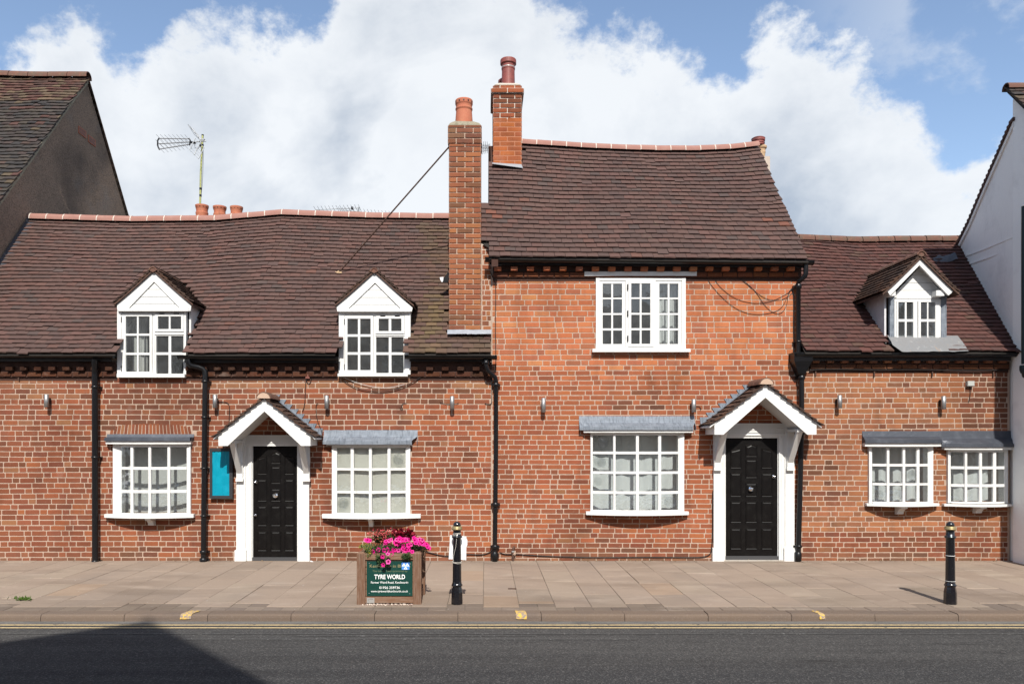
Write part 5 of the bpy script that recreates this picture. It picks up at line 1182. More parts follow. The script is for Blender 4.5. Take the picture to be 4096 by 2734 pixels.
cab('black cable dropping from the small brown box to the left porch flashing', [(1256, 1490), (1246, 1515), (1240, 1534), (1228, 1532), (1224, 1512), (1221, 1560), (1219, 1620), (1210, 1645)], r=.005)
cab('black cable curling down beside the left porch flashing', [(1272, 1611), (1264, 1618), (1264, 1650), (1270, 1685), (1284, 1715), (1290, 1745)], r=.005)
cab('black cable linking the wall light to the left porch', [(870, 1606), (905, 1607), (916, 1615), (918, 1640), (916, 1682)], r=.005)
for k, px in enumerate(([(2850, 1103), (2880, 1150), (2940, 1195), (3010, 1215), (3080, 1208), (3140, 1180), (3168, 1158)], [(2815, 1088), (2850, 1150), (2920, 1220), (2980, 1252), (3030, 1258), (3090, 1252), (3130, 1230), (3150, 1185), (3168, 1152)], [(2930, 1092), (3000, 1145), (3050, 1190), (3100, 1203), (3140, 1195), (3172, 1170)], [(2960, 1110), (3020, 1160), (3060, 1225), (3100, 1256), (3130, 1252), (3150, 1215), (3152, 1170), (3168, 1152)])):
    cab(('loose wire swagging across the brick by the top of the funnel drainpipe', 'lowest long wire swagging to the funnel drainpipe', 'wire swagging steeply to the funnel drainpipe', 'looped wire hanging in a deep bight near the funnel drainpipe')[k], px, r=.0032, y=-.014)
cab('black cable bundle running down beside the funnel drainpipe', [(3168, 1155), (3176, 1180), (3174, 1300), (3176, 1380), (3171, 1440)], r=.008)
cab('black cable lying along the foot of the tall house wall', [(1998, 2207), (2020, 2216), (2060, 2214), (2200, 2224), (2400, 2228), (2600, 2226), (2780, 2228), (2830, 2224), (2848, 2205), (2851, 2100), (2850, 1990), (2852, 1960)], y=-.022, r=.007)
cab('black cable along the foot of the cottage wall behind the planter', [(1700, 2203), (1760, 2220), (1800, 2223), (1870, 2214), (1920, 2218), (1950, 2212), (1972, 2200)], y=-.022, r=.007)
cab('black cable along the cornice of the right cottage', [(3238, 1480), (3300, 1476), (3500, 1479), (3700, 1478), (3900, 1482), (4030, 1478)], y=-.045, r=.008)
for X, Y, lb in ((1808, 1608, 'wire whiskers beside the wall light left of the cast iron drainpipe'), (2790, 1624, 'short wire stub beside the wall light of the right porch')):
    cab(lb, [(X - 48, Y), (X - 20, Y + 8), (X, Y + 8), (X + 18, Y + 6), (X + 26, Y + 2)] if X < 2000 else [(X - 8, Y), (X + 8, Y), (X + 14, Y + 10), (X + 12, Y + 16)], r=.004)
cab('hooked wire stub above the second bow window', [(1626, 1611), (1612, 1612), (1605, 1622), (1612, 1636), (1604, 1638), (1600, 1628)], r=.005)
def small_box(label, X0, X1, Y0, Y1, m, dp=.05):
    MB().box(WX(X0, -dp), WX(X1, -dp), -dp, 0, WZ(Y1, -dp), WZ(Y0, -dp)).box(WX(X0, -dp) + .006, WX(X1, -dp) - .006, -dp - .004, -dp + .001, WZ(Y1, -dp) + .006, WZ(Y0, -dp) - .006).build('junction_box', M[m], None, label=label, cat='junction box')
small_box('small grey junction box high on the right cottage', 3871, 3898, 1523, 1543, 'box_grey', .06)
cab('grey flex hanging under the small grey junction box', [(3880, 1543), (3882, 1570), (3878, 1595), (3874, 1610)], r=.004)
small_box('small brown junction box under the eaves left of the second dormer', 1222, 1238, 1495, 1514, 'box_red', .04)
sp_ = thing('pipe_stub', 'short rusty waste pipe stub at the foot of the tall house', 'pipe', (WX(2052), 0, 0)); MB().tube([P3(2052, 2242, -.04), P3(2052, 2200, -.04), P3(2054, 2190, -.03), P3(2056, 2187, .0)], .02, 10).build('pipe', M['rust'], sp_); MB().lathe([(.026, 0), (.028, .01), (.026, .02)], WX(2052), -.04, 10, z0=WZ(2205)).build('collar', M['plate'], sp_)
MB().tube([P3(2052, 2212, -.012), P3(2062, 2212, -.012)], .05, 6).build('mortar_patch', M['mortar'], sp_)

# ------------------------------------------------------------------ stay rod on the chimney
rod = thing('stay_rod', 'rusty iron stay rod from the long roof up to the near chimney', 'stay rod', (-2.47, 1.0, 4.7))
A = Vector((WX(1357, 1.0), 1.0, surf_left(-2.47, (1.0 + .26) / 2.31).z + .05)); Bq = Vector((WX(1795, .25), .25, WZ(589, .25)))
MB().tube([A, Bq], .0125, 8).build('rod', M['rust'], rod)
mb = MB(); 
for k in range(14): 
    g = random.uniform(0, 6.28); r = random.uniform(.01, .06); mb.lathe([(.001, 0), (.022, .003), (.016, .018), (.001, .024)], A.x + r * math.cos(g), A.y + r * .5 * math.sin(g), 6, z0=A.z - .015 + r * .4 * math.sin(g))
mb.build('mortar_pat', mat('mortar_pat', (.36, .25, .15), rough=.95), rod)
vent = thing('roof_vent', 'torn black and white flashing scrap against the near chimney', 'flashing', (WX(1790), .4, WZ(1100)))
yv = .55; mb = MB(); q = lambda X, Y, dy=0: (WX(X, yv + dy), yv + dy, WZ(Y, yv + dy))
mb.prism([(WX(x_, .47), WZ(y_, .47)) for x_, y_ in ((1799, 1084), (1790, 1092), (1782, 1104), (1776, 1112), (1770, 1128), (1778, 1131), (1799, 1128))], .44, .5).build('black_felt', M['black'], vent)
MB().prism([(WX(x_, .44), WZ(y_, .44)) for x_, y_ in ((1759, 1110), (1774, 1108), (1773, 1122), (1769, 1130), (1763, 1122))], .42, .435).build('white_scrap', M['paper'], vent)

# ------------------------------------------------------------------ bollards
def bollard(x, y, label, h=.94, lines=False):
    t = thing('bollard', label, 'bollard', (x, y, 0), group='black iron bollards with a gold band')
    mb = MB(); rs = [(.066, 0), (.066, .03), (.064, .13), (.058, .17), (.052, .20)]; n = 8; vs = []
    for r, z in rs:
        for k in range(n):
            g = math.pi / 8 + 2 * math.pi * k / n; vs.append((x + r * 1.05 * math.cos(g), y + r * 1.05 * math.sin(g), z))
    mb.add(vs, [(i * n + k, i * n + (k + 1) % n, (i + 1) * n + (k + 1) % n, (i + 1) * n + k) for i in range(len(rs) - 1) for k in range(n)]); mb.add(vs[-n:], [tuple(range(n))]); mb.build('base', M['iron_black'], t)
    MB().lathe([(.05, .195), (.062, .205), (.064, .218), (.056, .228), (.053, .236), (.051, .26), (.046, .74), (.048, .752), (.058, .758), (.061, .768), (.058, .778), (.046, .786), (.044, .84), (.046, .850)], x, y, 28).build('shaft', M['iron_black'], t)
    MB().lathe([(.044, .846), (.056, .850), (.0625, .858), (.0625, .868), (.056, .874), (.058, .880), (.056, .888), (.045, .893)], x, y, 28).build('gold_band', M['gold'], t)
    MB().lathe([(.040, .888), (.044, .895), (.0445, .908), (.040, .924), (.030, .937), (.015, .944), (.001, .946)], x, y, 28).build('cap', M['iron_black'], t)
    if lines:
        for z in (.262, .555): MB().lathe([(.0485 if z < .4 else .0492, z - .002), (.0535 if z < .4 else .0505, z - .001), (.0535 if z < .4 else .0505, z + .001), (.048, z + .002)], x, y, 28).build('white_line', M['letter_white'], t)
    return t
M['iron_black'] = mat('black_iron_paint', (.006, .006, .008), rough=.22, spec=.5, coat=.3, layers=[((.04, .035, .03), 40, .66, .78, .5)], bump=[(60, .12, .003)])
bx1, by1 = WX(1828, -3.13), -3.13; bx2, by2 = WX(3801, -3.14), -3.14
bollard(bx1, by1, 'black bollard with string and a white sheet tied behind it'); bollard(bx2, by2, 'black bollard with thin white lines before the paired small windows', lines=True)
mb = MB(); n = 14; vs = []; yp = by1 + .075
for j in range(n + 1):
    for i in range(n + 1):
        s, t = i / n, j / n; X = lerp(lerp(1801, 1795, t), lerp(1866, 1865, t) + (4 if .1 < t < .4 else 0), s); Y = lerp(2137 + 6 * s, 2234 + 4 * s, t); d = .035 * (abs(s - .5) * 2) ** 2 * (-.5) + .006 * nz(s * 3, t * 3, 4)
        vs.append((WX(X, yp), yp + d, WZ(Y, yp)))
mb.add(vs, [(j * (n + 1) + i, (j + 1) * (n + 1) + i, (j + 1) * (n + 1) + i + 1, j * (n + 1) + i + 1) for j in range(n) for i in range(n)], smooth=True)
mb.build('paper_sheet', M['paper'], None, label='blank white sheet tied behind the left bollard, seen from its back', cat='paper sheet')
mb = MB()
for z, r, w in ((.80, .047, .012), (.79, .048, -.016), (.808, .047, .006), (.785, .049, .02), (.485, .053, .006), (.470, .053, -.008), (.478, .053, .012)):
    mb.tube([(bx1 + r * math.cos(g * math.pi / 9), by1 + r * math.sin(g * math.pi / 9), z + w * math.cos(g * math.pi / 9 + z * 9)) for g in range(19)], .0018, 5, caps=False)
mb.tube([(bx1 - .002, by1 - .049, .79), (bx1 - .004, by1 - .055, .74), (bx1 - .012, by1 - .056, .66), (bx1 - .036, by1 - .045, .56), (bx1 - .042, by1 - .036, .48)], .0018, 5)
mb.build('string', M['string'], None, label='pale string wound round the left bollard', cat='string')

# ------------------------------------------------------------------ planter
yF = -3.20; px_, pX = WX(1427, yF), WX(1685, yF); post = .095; yB = yF + .64; zt = WZ(2206, yF)
pl = thing('planter', 'square oak planter with a green sponsor board, full of flowers', 'planter', ((px_ + pX) / 2, (yF + yB) / 2, 0))
for (x, y_) in ((px_, yF), (pX - post, yF), (px_, yB - post), (pX - post, yB - post)):
    mb = MB(); c = .008; mb.box(x, x + post, y_, y_ + post, 0, zt - .022); a, b, e, f = x, x + post, y_, y_ + post; mx, my = x + post / 2, y_ + post / 2
    mb.add([(a, e, zt - .022), (b, e, zt - .022), (b, f, zt - .022), (a, f, zt - .022), (a + .02, e + .02, zt - .004), (b - .02, e + .02, zt - .004), (b - .02, f - .02, zt - .004), (a + .02, f - .02, zt - .004), (mx, my, zt + .002)], [(0, 1, 5, 4), (1, 2, 6, 5), (2, 3, 7, 6), (3, 0, 4, 7), (4, 5, 8), (5, 6, 8), (6, 7, 8), (7, 4, 8)]); mb.build('post', M['oak'], pl)
za, zb_, zc_, ze = WZ(2238, yF), WZ(2216, yF), WZ(2411, yF), WZ(2386, yF)
def rails(z0, z1, nm='rail'):
    for (a, b, c, d) in ((px_ + post, pX - post, yF + .018, yF + .05), (px_ + post, pX - post, yB - .05, yB - .018), (px_ + .018, px_ + .05, yF + post, yB - post), (pX - .05, pX - .018, yF + post, yB - post)): MB().box(a, b, c, d, z0, z1).build(nm, M['oak_h'], pl)
rails(za, zb_ + .01); rails(zc_, ze)
k = 0; z = ze + .003; ph = (za - ze - .006) / 5
for k in range(5):
    for (a, b, c, d) in ((px_ + post, pX - post, yF + .036, yF + .056), (px_ + post, pX - post, yB - .056, yB - .036), (px_ + .036, px_ + .056, yF + post, yB - post), (pX - .056, pX - .036, yF + post, yB - post)): MB().box(a, b, c, d, z + .003, z + ph - .003).build('plank', M['oak_h'], pl)
    z += ph
MB().box(px_ + .06, pX - .06, yF + .06, yB - .06, .05, zt - .07).build('soil', M['soil'], pl)
yS = yF + .024; bx0, bx1_ = WX(1467, yS), WX(1650, yS); bz0, bz1 = WZ(2381, yS), WZ(2243, yS)
sgn_ = thing('sponsor_board', 'green sponsor board with white lettering fixed to the planter', 'sign', ((bx0 + bx1_) / 2, yS, bz0))
MB().box(bx0, bx1_, yS - .004, yS + .010, bz0, bz1).build('board', M['green_board'], sgn_)
def text(body, X, Y, hpx, wpx, m, bold=0.0, name='lettering'):
    c = bpy.data.curves.new('lettering', 'FONT'); c.body = body; c.align_x = 'CENTER'; c.align_y = 'BOTTOM_BASELINE'; c.size = 1; c.extrude = .0; c.offset = bold; c.resolution_u = 3
    o = bpy.data.objects.new(name, c); coll.objects.link(o); bpy.context.view_layer.update()
    w = o.dimensions.x; h = hpx * (D0 + yS) / F / .70; sx = wpx * (D0 + yS) / F / max(w, .01)
    me = bpy.data.meshes.new_from_object(o.evaluated_get(bpy.context.evaluated_depsgraph_get())); bpy.data.objects.remove(o); me.materials.clear(); me.materials.append(M[m])
    o = bpy.data.objects.new(name, me); link(o, sgn_); o.matrix_parent_inverse = Matrix.Translation(-wloc(sgn_)); yl = yS - .0055
    o.matrix_basis = Matrix.Translation((WX(X, yl), yl, WZ(Y, yl))) @ Matrix.Rotation(R(90), 4, 'X') @ Matrix.Diagonal((sx, h, 1, 1)); return o
# crop coordinates of the photo: 1380 + x/6.272, 2180 + y/6.272
cx = lambda x: 1380 + x / 6.272; cy = lambda y: 2180 + y / 6.272
text('Kenilworth in Bloom', cx(1125), cy(550), 12, 161, 'letter_gold'); text('This tub has been sponsored by', cx(1125), cy(663), 8, 139, 'letter_dim')
text('TYRE WORLD', cx(1122), cy(838), 17.5, 123, 'letter_white', .018); text('Farmer Ward Road, Kenilworth', cx(1116), cy(950), 8.6, 148, 'letter_white', .0); text('01926 259736', cx(1118), cy(1083), 9.4, 82, 'letter_white', .004); text('www.tyreworldkenilworth.co.uk', cx(1116), cy(1170), 8.4, 148, 'letter_white', .0)
yl = yS - .0062; e = lambda x, y_, dy=0: (WX(cx(x), yl + dy), yl + dy, WZ(cy(y_), yl + dy))
MB().box(e(1422, 0)[0], e(1617, 0)[0], yl, yl + .0015, e(0, 604)[2], e(0, 424)[2]).build('emblem', M['logo_blue'], sgn_)
mb = MB()
for (cx_, y0_, y1_) in ((1478, 440, 520), (1562, 440, 520), (1520, 520, 596)):
    o = [(cx_, y0_), (cx_ - 50, y1_), (cx_ + 50, y1_)]; g = [(cx_, y0_ + 32), (cx_ - 20, y1_ - 14), (cx_ + 20, y1_ - 14)]
    v = [e(a, b, -.0006) for a, b in o] + [e(a, b, -.0006) for a, b in g]; mb.add(v, [(0, 1, 4, 3), (1, 2, 5, 4), (2, 0, 3, 5)])
mb.build('emblem_triangles', M['letter_white'], sgn_)
mb = MB()
for x, y_ in ((612, 445), (1640, 460), (604, 1200), (1625, 1208)): p = e(x, y_); mb.lathe([(.005, yl - .002), (.0045, yl - .0035), (.001, yl - .004)], p[0], p[2], 8, axis='y')
mb.build('screws', M['alu'], sgn_)
yl = yF + .016; MB().box(WX(cx(548), yl), WX(cx(738), yl), yl - .001, yl + .003, WZ(cy(1440), yl), WZ(cy(1312), yl)).build('maker_plate', M['plate'], pl)
mb = MB()
for x, y_, w in ((575, 1340, 14), (585, 1360, 10), (590, 1380, 16), (612, 1335, 90)): mb.box(WX(cx(x), yl), WX(cx(x + w), yl), yl - .002, yl - .0012, WZ(cy(y_ + 7), yl), WZ(cy(y_), yl))
mb.build('maker_marks', M['frame_dark'], pl)

# plants -------------------------------------------------------------------------
def leafcol(c, j=.25): l = lin(*c, .8); f = 1 + random.uniform(-j, j); return (l[0] * f, l[1] * f, l[2] * f)
def leaf(mb, p, size, col, up=.3, width=.5):
    d = Vector((random.gauss(0, 1), random.gauss(0, 1), random.gauss(up, .6))).normalized(); s = d.cross(Vector((random.gauss(0, 1), random.gauss(0, 1), random.gauss(0, 1)))).normalized(); n = d.cross(s)
    p = Vector(p); L = size; W = size * width * .5
    v = [p, p + d * L * .35 + s * W - n * L * .06, p + d * L * .75 + s * W * .7 - n * L * .1, p + d * L - n * L * .18, p + d * L * .75 - s * W * .7 - n * L * .1, p + d * L * .35 - s * W - n * L * .06, p + d * L * .5 + n * 0]
    mb.add(v, [(0, 1, 6), (1, 2, 6), (2, 3, 6), (3, 4, 6), (4, 5, 6), (5, 0, 6)], col)
def plant(name, label, cat, blobs, n_leaves, cols, size, width=.5, stems=8, base=(0, 0, 0)):
    t = thing(name, label, cat, base); mb = MB()
    for _ in range(n_leaves):
        (c, r) = random.choices(blobs, weights=[b[1][0] * b[1][2] for b in blobs])[0]; u = Vector((random.gauss(0, 1), random.gauss(0, 1), random.gauss(0, 1))).normalized() * random.random() ** .4
        leaf(mb, (c[0] + u.x * r[0], c[1] + u.y * r[1], c[2] + u.z * r[2]), size * random.uniform(.6, 1.25), leafcol(random.choice(cols)), width=width)
    mb.build('foliage', M['leaf'], t, kind='stuff'); mb = MB()
    for _ in range(stems):
        (c, r) = random.choice(blobs); e_ = Vector((c[0] + random.uniform(-.6, .6) * r[0], c[1] + random.uniform(-.6, .6) * r[1], c[2] + r[2] * .5)); b = Vector((lerp(base[0], e_.x, .5), lerp(base[1], e_.y, .4), base[2])); mid = b.lerp(e_, .5) + Vector((0, 0, .03)); mb.tube([b, mid, e_], .0022, 5, leafcol((70, 90, 50)))
    mb.build('stems', M['leaf'], t); return t
yP = yF + .30; zS = zt - .05
PX_ = lambda X, y=yP: WX(X, y); PZ_ = lambda Y, y=yP: WZ(Y, y)
G = [(62, 84, 44), (74, 96, 50), (50, 70, 40), (88, 104, 60)]
pet = plant('petunia', 'trailing petunia with many bright pink trumpet flowers, filling the planter', 'flowering plant', [((PX_(1600), yP - .02, PZ_(2190)), (.22, .22, .07)), ((PX_(1670), yP, PZ_(2190)), (.14, .18, .07)), ((PX_(1530), yF + .08, PZ_(2205, yF)), (.17, .08, .07)), ((PX_(1520, yF), yF - .02, WZ(2235, yF)), (.05, .04, .06)), ((WX(1545, yF), yF - .02, WZ(2250, yF)), (.035, .03, .05)), ((WX(1625, yF), yF - .01, WZ(2225, yF)), (.06, .04, .04))], 2300, G, .026, .5, 16, ((px_ + pX) / 2 + .05, yP, zS))
def petunia_mesh(k):
    rnd = random.Random(k); mb = MB(); n = 20; pink = lin(236, 40, 150, .95); deep = lin(150, 12, 90, .9); pale = lin(244, 100, 178, .9)
    rings = [(.003, -.014, deep), (.006, -.006, deep), (.013, .003, pink), (.026, .006, pink)]; vs = []
    for i, (r, z, c) in enumerate(rings):
        for j in range(n):
            g = 2 * math.pi * j / n; lob = 1 + (.13 * math.cos(5 * g) if i == 3 else .03 * math.cos(5 * g)); wv = (.003 * math.sin(5 * g + 1) + rnd.uniform(-.0015, .0015)) if i == 3 else 0; vs.append((r * lob * math.cos(g), r * lob * math.sin(g), z + wv))
    for i in range(3): mb.add(vs, [(i * n + j, i * n + (j + 1) % n, (i + 1) * n + (j + 1) % n, (i + 1) * n + j) for j in range(n)], (deep if i == 0 else (mixc(deep, pink, .55) if i == 1 else (pale if k == 2 else pink))), True)
    mb.add(vs[:n], [tuple(range(n))], lin(90, 10, 60)); return mb.mesh('flower', M['petal'])
PM = [petunia_mesh(k) for k in range(3)]
FL = []   # crop(1300,1950)/2.614
for x, y_ in ((445, 548), (470, 552), (425, 545), (503, 668), (558, 645), (628, 603), (617, 652), (603, 718), (655, 692), (697, 686), (610, 803), (662, 772), (742, 580), (728, 566), (800, 535), (822, 548), (878, 543), (900, 590), (875, 600), (795, 620), (835, 628), (872, 648), (912, 668), (828, 680), (950, 578), (930, 528), (955, 540), (975, 550), (1000, 560), (1018, 545), (1010, 580), (1040, 592), (1078, 604), (1085, 628), (1060, 590), (985, 580), (780, 528), (765, 590), (965, 560), (1030, 570), (940, 548), (850, 540), (815, 600), (1070, 615), (990, 540), (845, 655)):
    FL.append((1300 + x / 2.614, 1950 + y_ / 2.614))
for _ in range(22):
    a_ = random.uniform(0, 6.28); FL.append((1585 + 75 * math.cos(a_) * random.random() ** .5, 2178 + 22 * math.sin(a_)))
for i, (X, Y) in enumerate(FL):
    y_ = yF - .06 if Y > 2214 else (yF + .03 if Y > 2195 else yF + random.uniform(.06, .22)); o = bpy.data.objects.new('flower', PM[i % 3]); link(o, pet)
    loc = Vector((WX(X, y_), y_, WZ(Y, y_))); dr = Vector((random.gauss(0, .45), -1, random.gauss(.25, .35))).normalized(); q_ = dr.to_track_quat('Z', 'Y').to_matrix().to_4x4(); s = random.uniform(.85, 1.15)
    o.matrix_basis = Matrix.Translation(loc) @ q_ @ Matrix.Rotation(random.random() * 6, 4, 'Z') @ Matrix.Scale(s, 4)
mb = MB()   # trailing stems over the rim
for (Xa, Ya, Xb, Yb) in ((1520, 2200, 1533, 2258), (1530, 2200, 1553, 2246), (1610, 2205, 1617, 2228), (1560, 2200, 1532, 2225)):
    mb.tube([(WX(Xa, yF), yF + .06, WZ(Ya, yF)), (WX((Xa + Xb) / 2, yF), yF - .02, WZ((Ya + Yb) / 2 - 6, yF)), (WX(Xb, yF - .03), yF - .03, WZ(Yb, yF - .03))], .002, 5, leafcol((80, 100, 60)))
mb.build('trailing_stems', M['leaf'], pet)
plant('coleus', 'dark crimson coleus standing tallest at the back of the planter', 'plant', [((PX_(1612), yP + .08, PZ_(2142)), (.10, .10, .06)), ((PX_(1585), yP + .08, PZ_(2138)), (.05, .06, .05)), ((PX_(1640), yP + .06, PZ_(2140)), (.05, .06, .04))], 330, [(140, 28, 44), (110, 20, 38), (158, 40, 56), (84, 18, 30)], .055, .75, 8, (PX_(1610), yP + .08, zS))
bg_ = plant('begonia', 'bronze leaved begonia with small coral pink blooms, back left of the planter', 'flowering plant', [((PX_(1535), yP + .04, PZ_(2150)), (.12, .10, .075)), ((PX_(1510), yP + .02, PZ_(2155)), (.07, .08, .05))], 420, [(84, 70, 36), (70, 84, 40), (104, 60, 40), (60, 72, 40)], .04, .6, 8, (PX_(1525), yP + .04, zS))
mb = MB()
for _ in range(230):
    X, Y = random.gauss(1530, 22), random.gauss(2135, 14)
    if Y < 2112: Y = 2120 + random.random() * 8
    y_ = yP + random.uniform(-.1, .06); leaf(mb, (WX(X, y_), y_, WZ(Y, y_)), .017, lin(*random.choice(((232, 104, 108), (220, 84, 92), (240, 140, 132))), .85), .4, .9)
mb.build('blooms', M['petal'], bg_, kind='stuff')
plant('helichrysum', 'yellow and grey green trailing foliage at the left corner of the planter', 'plant', [((WX(1470, yF + .1), yF + .1, WZ(2190, yF)), (.10, .10, .045)), ((WX(1452, yF + .1), yF + .14, WZ(2192, yF)), (.06, .08, .03)), ((WX(1475, yF), yF + .02, WZ(2212, yF)), (.04, .03, .05))], 900, [(176, 164, 44), (150, 150, 50), (88, 116, 76), (96, 124, 84), (84, 108, 66)], .016, .4, 6, (WX(1465, yF + .1), yF + .14, zS))
mb = MB()   # pebbles spilled under the planter
for _ in range(420):
    x, y_ = random.uniform(px_ + .05, pX - .1), yF + random.uniform(-.05, .12); r = random.uniform(.004, .011); c = slabcol([(1, (206, 186, 170)), (1, (176, 150, 140)), (1, (150, 130, 120)), (1, (220, 206, 190))], .75)
    if y_ < yF - .02 and random.random() < .6: continue
    mb.lathe([(r * .6, 0), (r, r * .4), (r * .8, r * .9), (r * .2, r * 1.1)], x, y_, 6, c, z0=-.001, smooth=True)
mb.build('gravel', M['gravel'], None, kind='stuff', label='pale pebbles spilled under the planter')
wd = thing('weed', 'small green weed growing in a paving joint at the left', 'weed', (WX(95, -2.95), -2.95, 0)); mb = MB()
for _ in range(70): leaf(mb, (wd.location.x + random.gauss(0, .05), wd.location.y + random.gauss(0, .03), .01), .045, leafcol((86, 112, 44)), .4, .35)
mb.build('foliage', M['grass'], wd)
mb = MB()   # dry debris and moss along the wall foot
for _ in range(520):
    x = random.choice((random.uniform(-7.5, 8.1), random.uniform(5.4, 8.1), random.gauss(2.0, .8))); y_ = -random.random() ** 2 * .10 - .01; leaf(mb, (x, y_, .003), random.uniform(.01, .035), lin(*random.choice(((150, 126, 92), (120, 96, 70), (96, 84, 54), (176, 156, 124))), .7), .05, .35)
mb.build('litter', M['leaf'], None, kind='stuff', label='dry leaf litter along the foot of the walls')
mb = MB()   # lost white sock-like scrap of plaster at the foot of the left door
mb.tube([P3(1243, 2243, -.06), P3(1249, 2247, -.08), P3(1258, 2252, -.12)], [.014, .018, .016], 8); mb.build('plaster_scrap', M['white'], None, label='white scrap lying at the foot of the left door frame', cat='scrap')

# ------------------------------------------------------------------ neighbours
def neighbour_left():
    h = thing('gabled_house', 'tall old house at the left edge with a dark roughcast gable and mossy tiled roof', 'house', (-10.5, 4, 0))
    xg = -8.335; ya = 4.08; za = 9.44; sl_f, sl_b = 1.18, 1.31; ze = za - sl_f * (ya + .1); zbk = za - sl_b * 4.1
    MB().prism([(-.0, -.3), (8.2, -.3), (8.2, zbk - .1), (ya, za - .06), (-.0, ze - .0)][::-1], xg - .3, xg, 'x').build('gable_wall', M['roughcast'], h)
    MB().box(-16, xg - .31, .0, .3, -.3, ze).build('front_wall', M['opp_wall'], h); MB().box(-16, xg - .31, 7.9, 8.2, -.3, zbk - .1).build('rear_wall', M['opp_wall'], h)
    for xw, zw in ((-10.2, 2.9), (-12.4, 2.9), (-10.2, .8), (-12.4, .8)):
        f = bpy.data.objects.new('window', None); link(f, h); mb = MB()
        for a, b, c, d in ((-.5, -.44, 0, 1.2), (.44, .5, 0, 1.2), (-.44, .44, 1.14, 1.2), (-.44, .44, 0, .06), (-.02, .02, .06, 1.14), (-.44, .44, .57, .61)): mb.box(xw + a, xw + b, -.03, -.001, zw + c, zw + d)
        mb.build('frame', M['white'], f); MB().box(xw - .44, xw + .44, -.012, -.002, zw + .06, zw + 1.14).build('pane', M['frame_dark'], f)
    r = bpy.data.objects.new('roof', None); link(r, h)
    def sf(x, v):
        y_ = lerp(-.25, ya, v); return Vector((x, y_, za - sl_f * (ya - y_) + .05 * nz(x * .9, v * 3, 31) + .03 * math.sin(v * 3.14) - (.05 * (x + 9) * .2)))
    nr = 56
    def cf(P, j, w):
        l = lin(*pick(P_TILE_OLD), KT); f = random.uniform(.8, 1.15)
        if j > 46: l = mixc(l, lin(*random.choice(((124, 82, 72), (140, 118, 94), (112, 82, 72))), KT), .7)
        elif random.random() < .7: l = mixc(l, lin(78, 74, 72, KT), .7)
        return (l[0] * f, l[1] * f, l[2] * f)
    tile_field(r, sf, -11.2, xg + .06, nr, .165, n_single=300, pal=P_TILE_OLD, jag=.10, wave=.22, colf=cf, skip=lambda P: P.x < -11.15)
    deck(r, sf, -16, xg + .02, 12, 10); deck(r, lambda x, v: Vector((x, lerp(8.5, ya, v), za - sl_b * (lerp(8.5, ya, v) - ya))), -16, xg + .05, 4, 6, name='rear_slope', drop=0, material='ridge_old')
    mb = MB()   # tile edges on the rear verge
    for k in range(46):
        y0_ = ya + .05 + k * .095; z0_ = za - sl_b * (y0_ - ya); mb.hexa([(xg - .1, y0_, z0_ - .03), (xg + .04, y0_, z0_ - .03), (xg + .04, y0_ + .15, z0_ - .03 - .15 * sl_b), (xg - .1, y0_ + .15, z0_ - .03 - .15 * sl_b), (xg - .1, y0_, z0_), (xg + .04, y0_, z0_), (xg + .04, y0_ + .15, z0_ + .02 - .15 * sl_b), (xg - .1, y0_ + .15, z0_ + .02 - .15 * sl_b)], tcol(P_TILE_OLD))
    mb.build('verge_tiles', M['tile'], r, kind='stuff')
    ridge_run(r, [(-14, ya, za + .06), (-10.5, ya, za + .05), (-9.4, ya, za + .02), (xg + .05, ya, za + .02)], .42, .12, 'ridge_old', joint=False)
    mb = MB(); 
    for k in range(30):
        v0, v1 = k / 30, (k + 1) / 30; P, Q = sf(xg, v0), sf(xg, v1); e0, e1 = .03 + .012 * nz(k * .9, 8), .03 + .012 * nz((k + 1) * .9, 8)
        mb.hexa([Vector((xg - .05, P.y, P.z - .10)), Vector((xg + e0, P.y, P.z - .10)), Vector((xg + e1, Q.y, Q.z - .10)), Vector((xg - .05, Q.y, Q.z - .10)), Vector((xg - .05, P.y, P.z - .01)), Vector((xg + e0, P.y, P.z - .01)), Vector((xg + e1, Q.y, Q.z - .01)), Vector((xg - .05, Q.y, Q.z - .01))])
    mb.build('verge_mortar', M['flint'], r)
    for (X, Y) in ((328, 529), (366, 564)):   # two air bricks seen in the roughcast
        d = -xg * F / (PX - X); y_ = d - D0; z_ = EYE + (PY - Y) * d / F; mb = MB(); mb.box(xg - .01, xg + .012, y_ - .15, y_ + .15, z_ - .075, z_ + .075); o = mb.build('air_brick', M['terracotta'], h)
        mb = MB()
        for i in range(6):
            for j in range(2): mb.box(xg + .011, xg + .014, y_ - .12 + i * .042, y_ - .10 + i * .042, z_ - .055 + j * .06, z_ - .005 + j * .06)
        mb.build('vent_holes', M['black'], o)
neighbour_left()

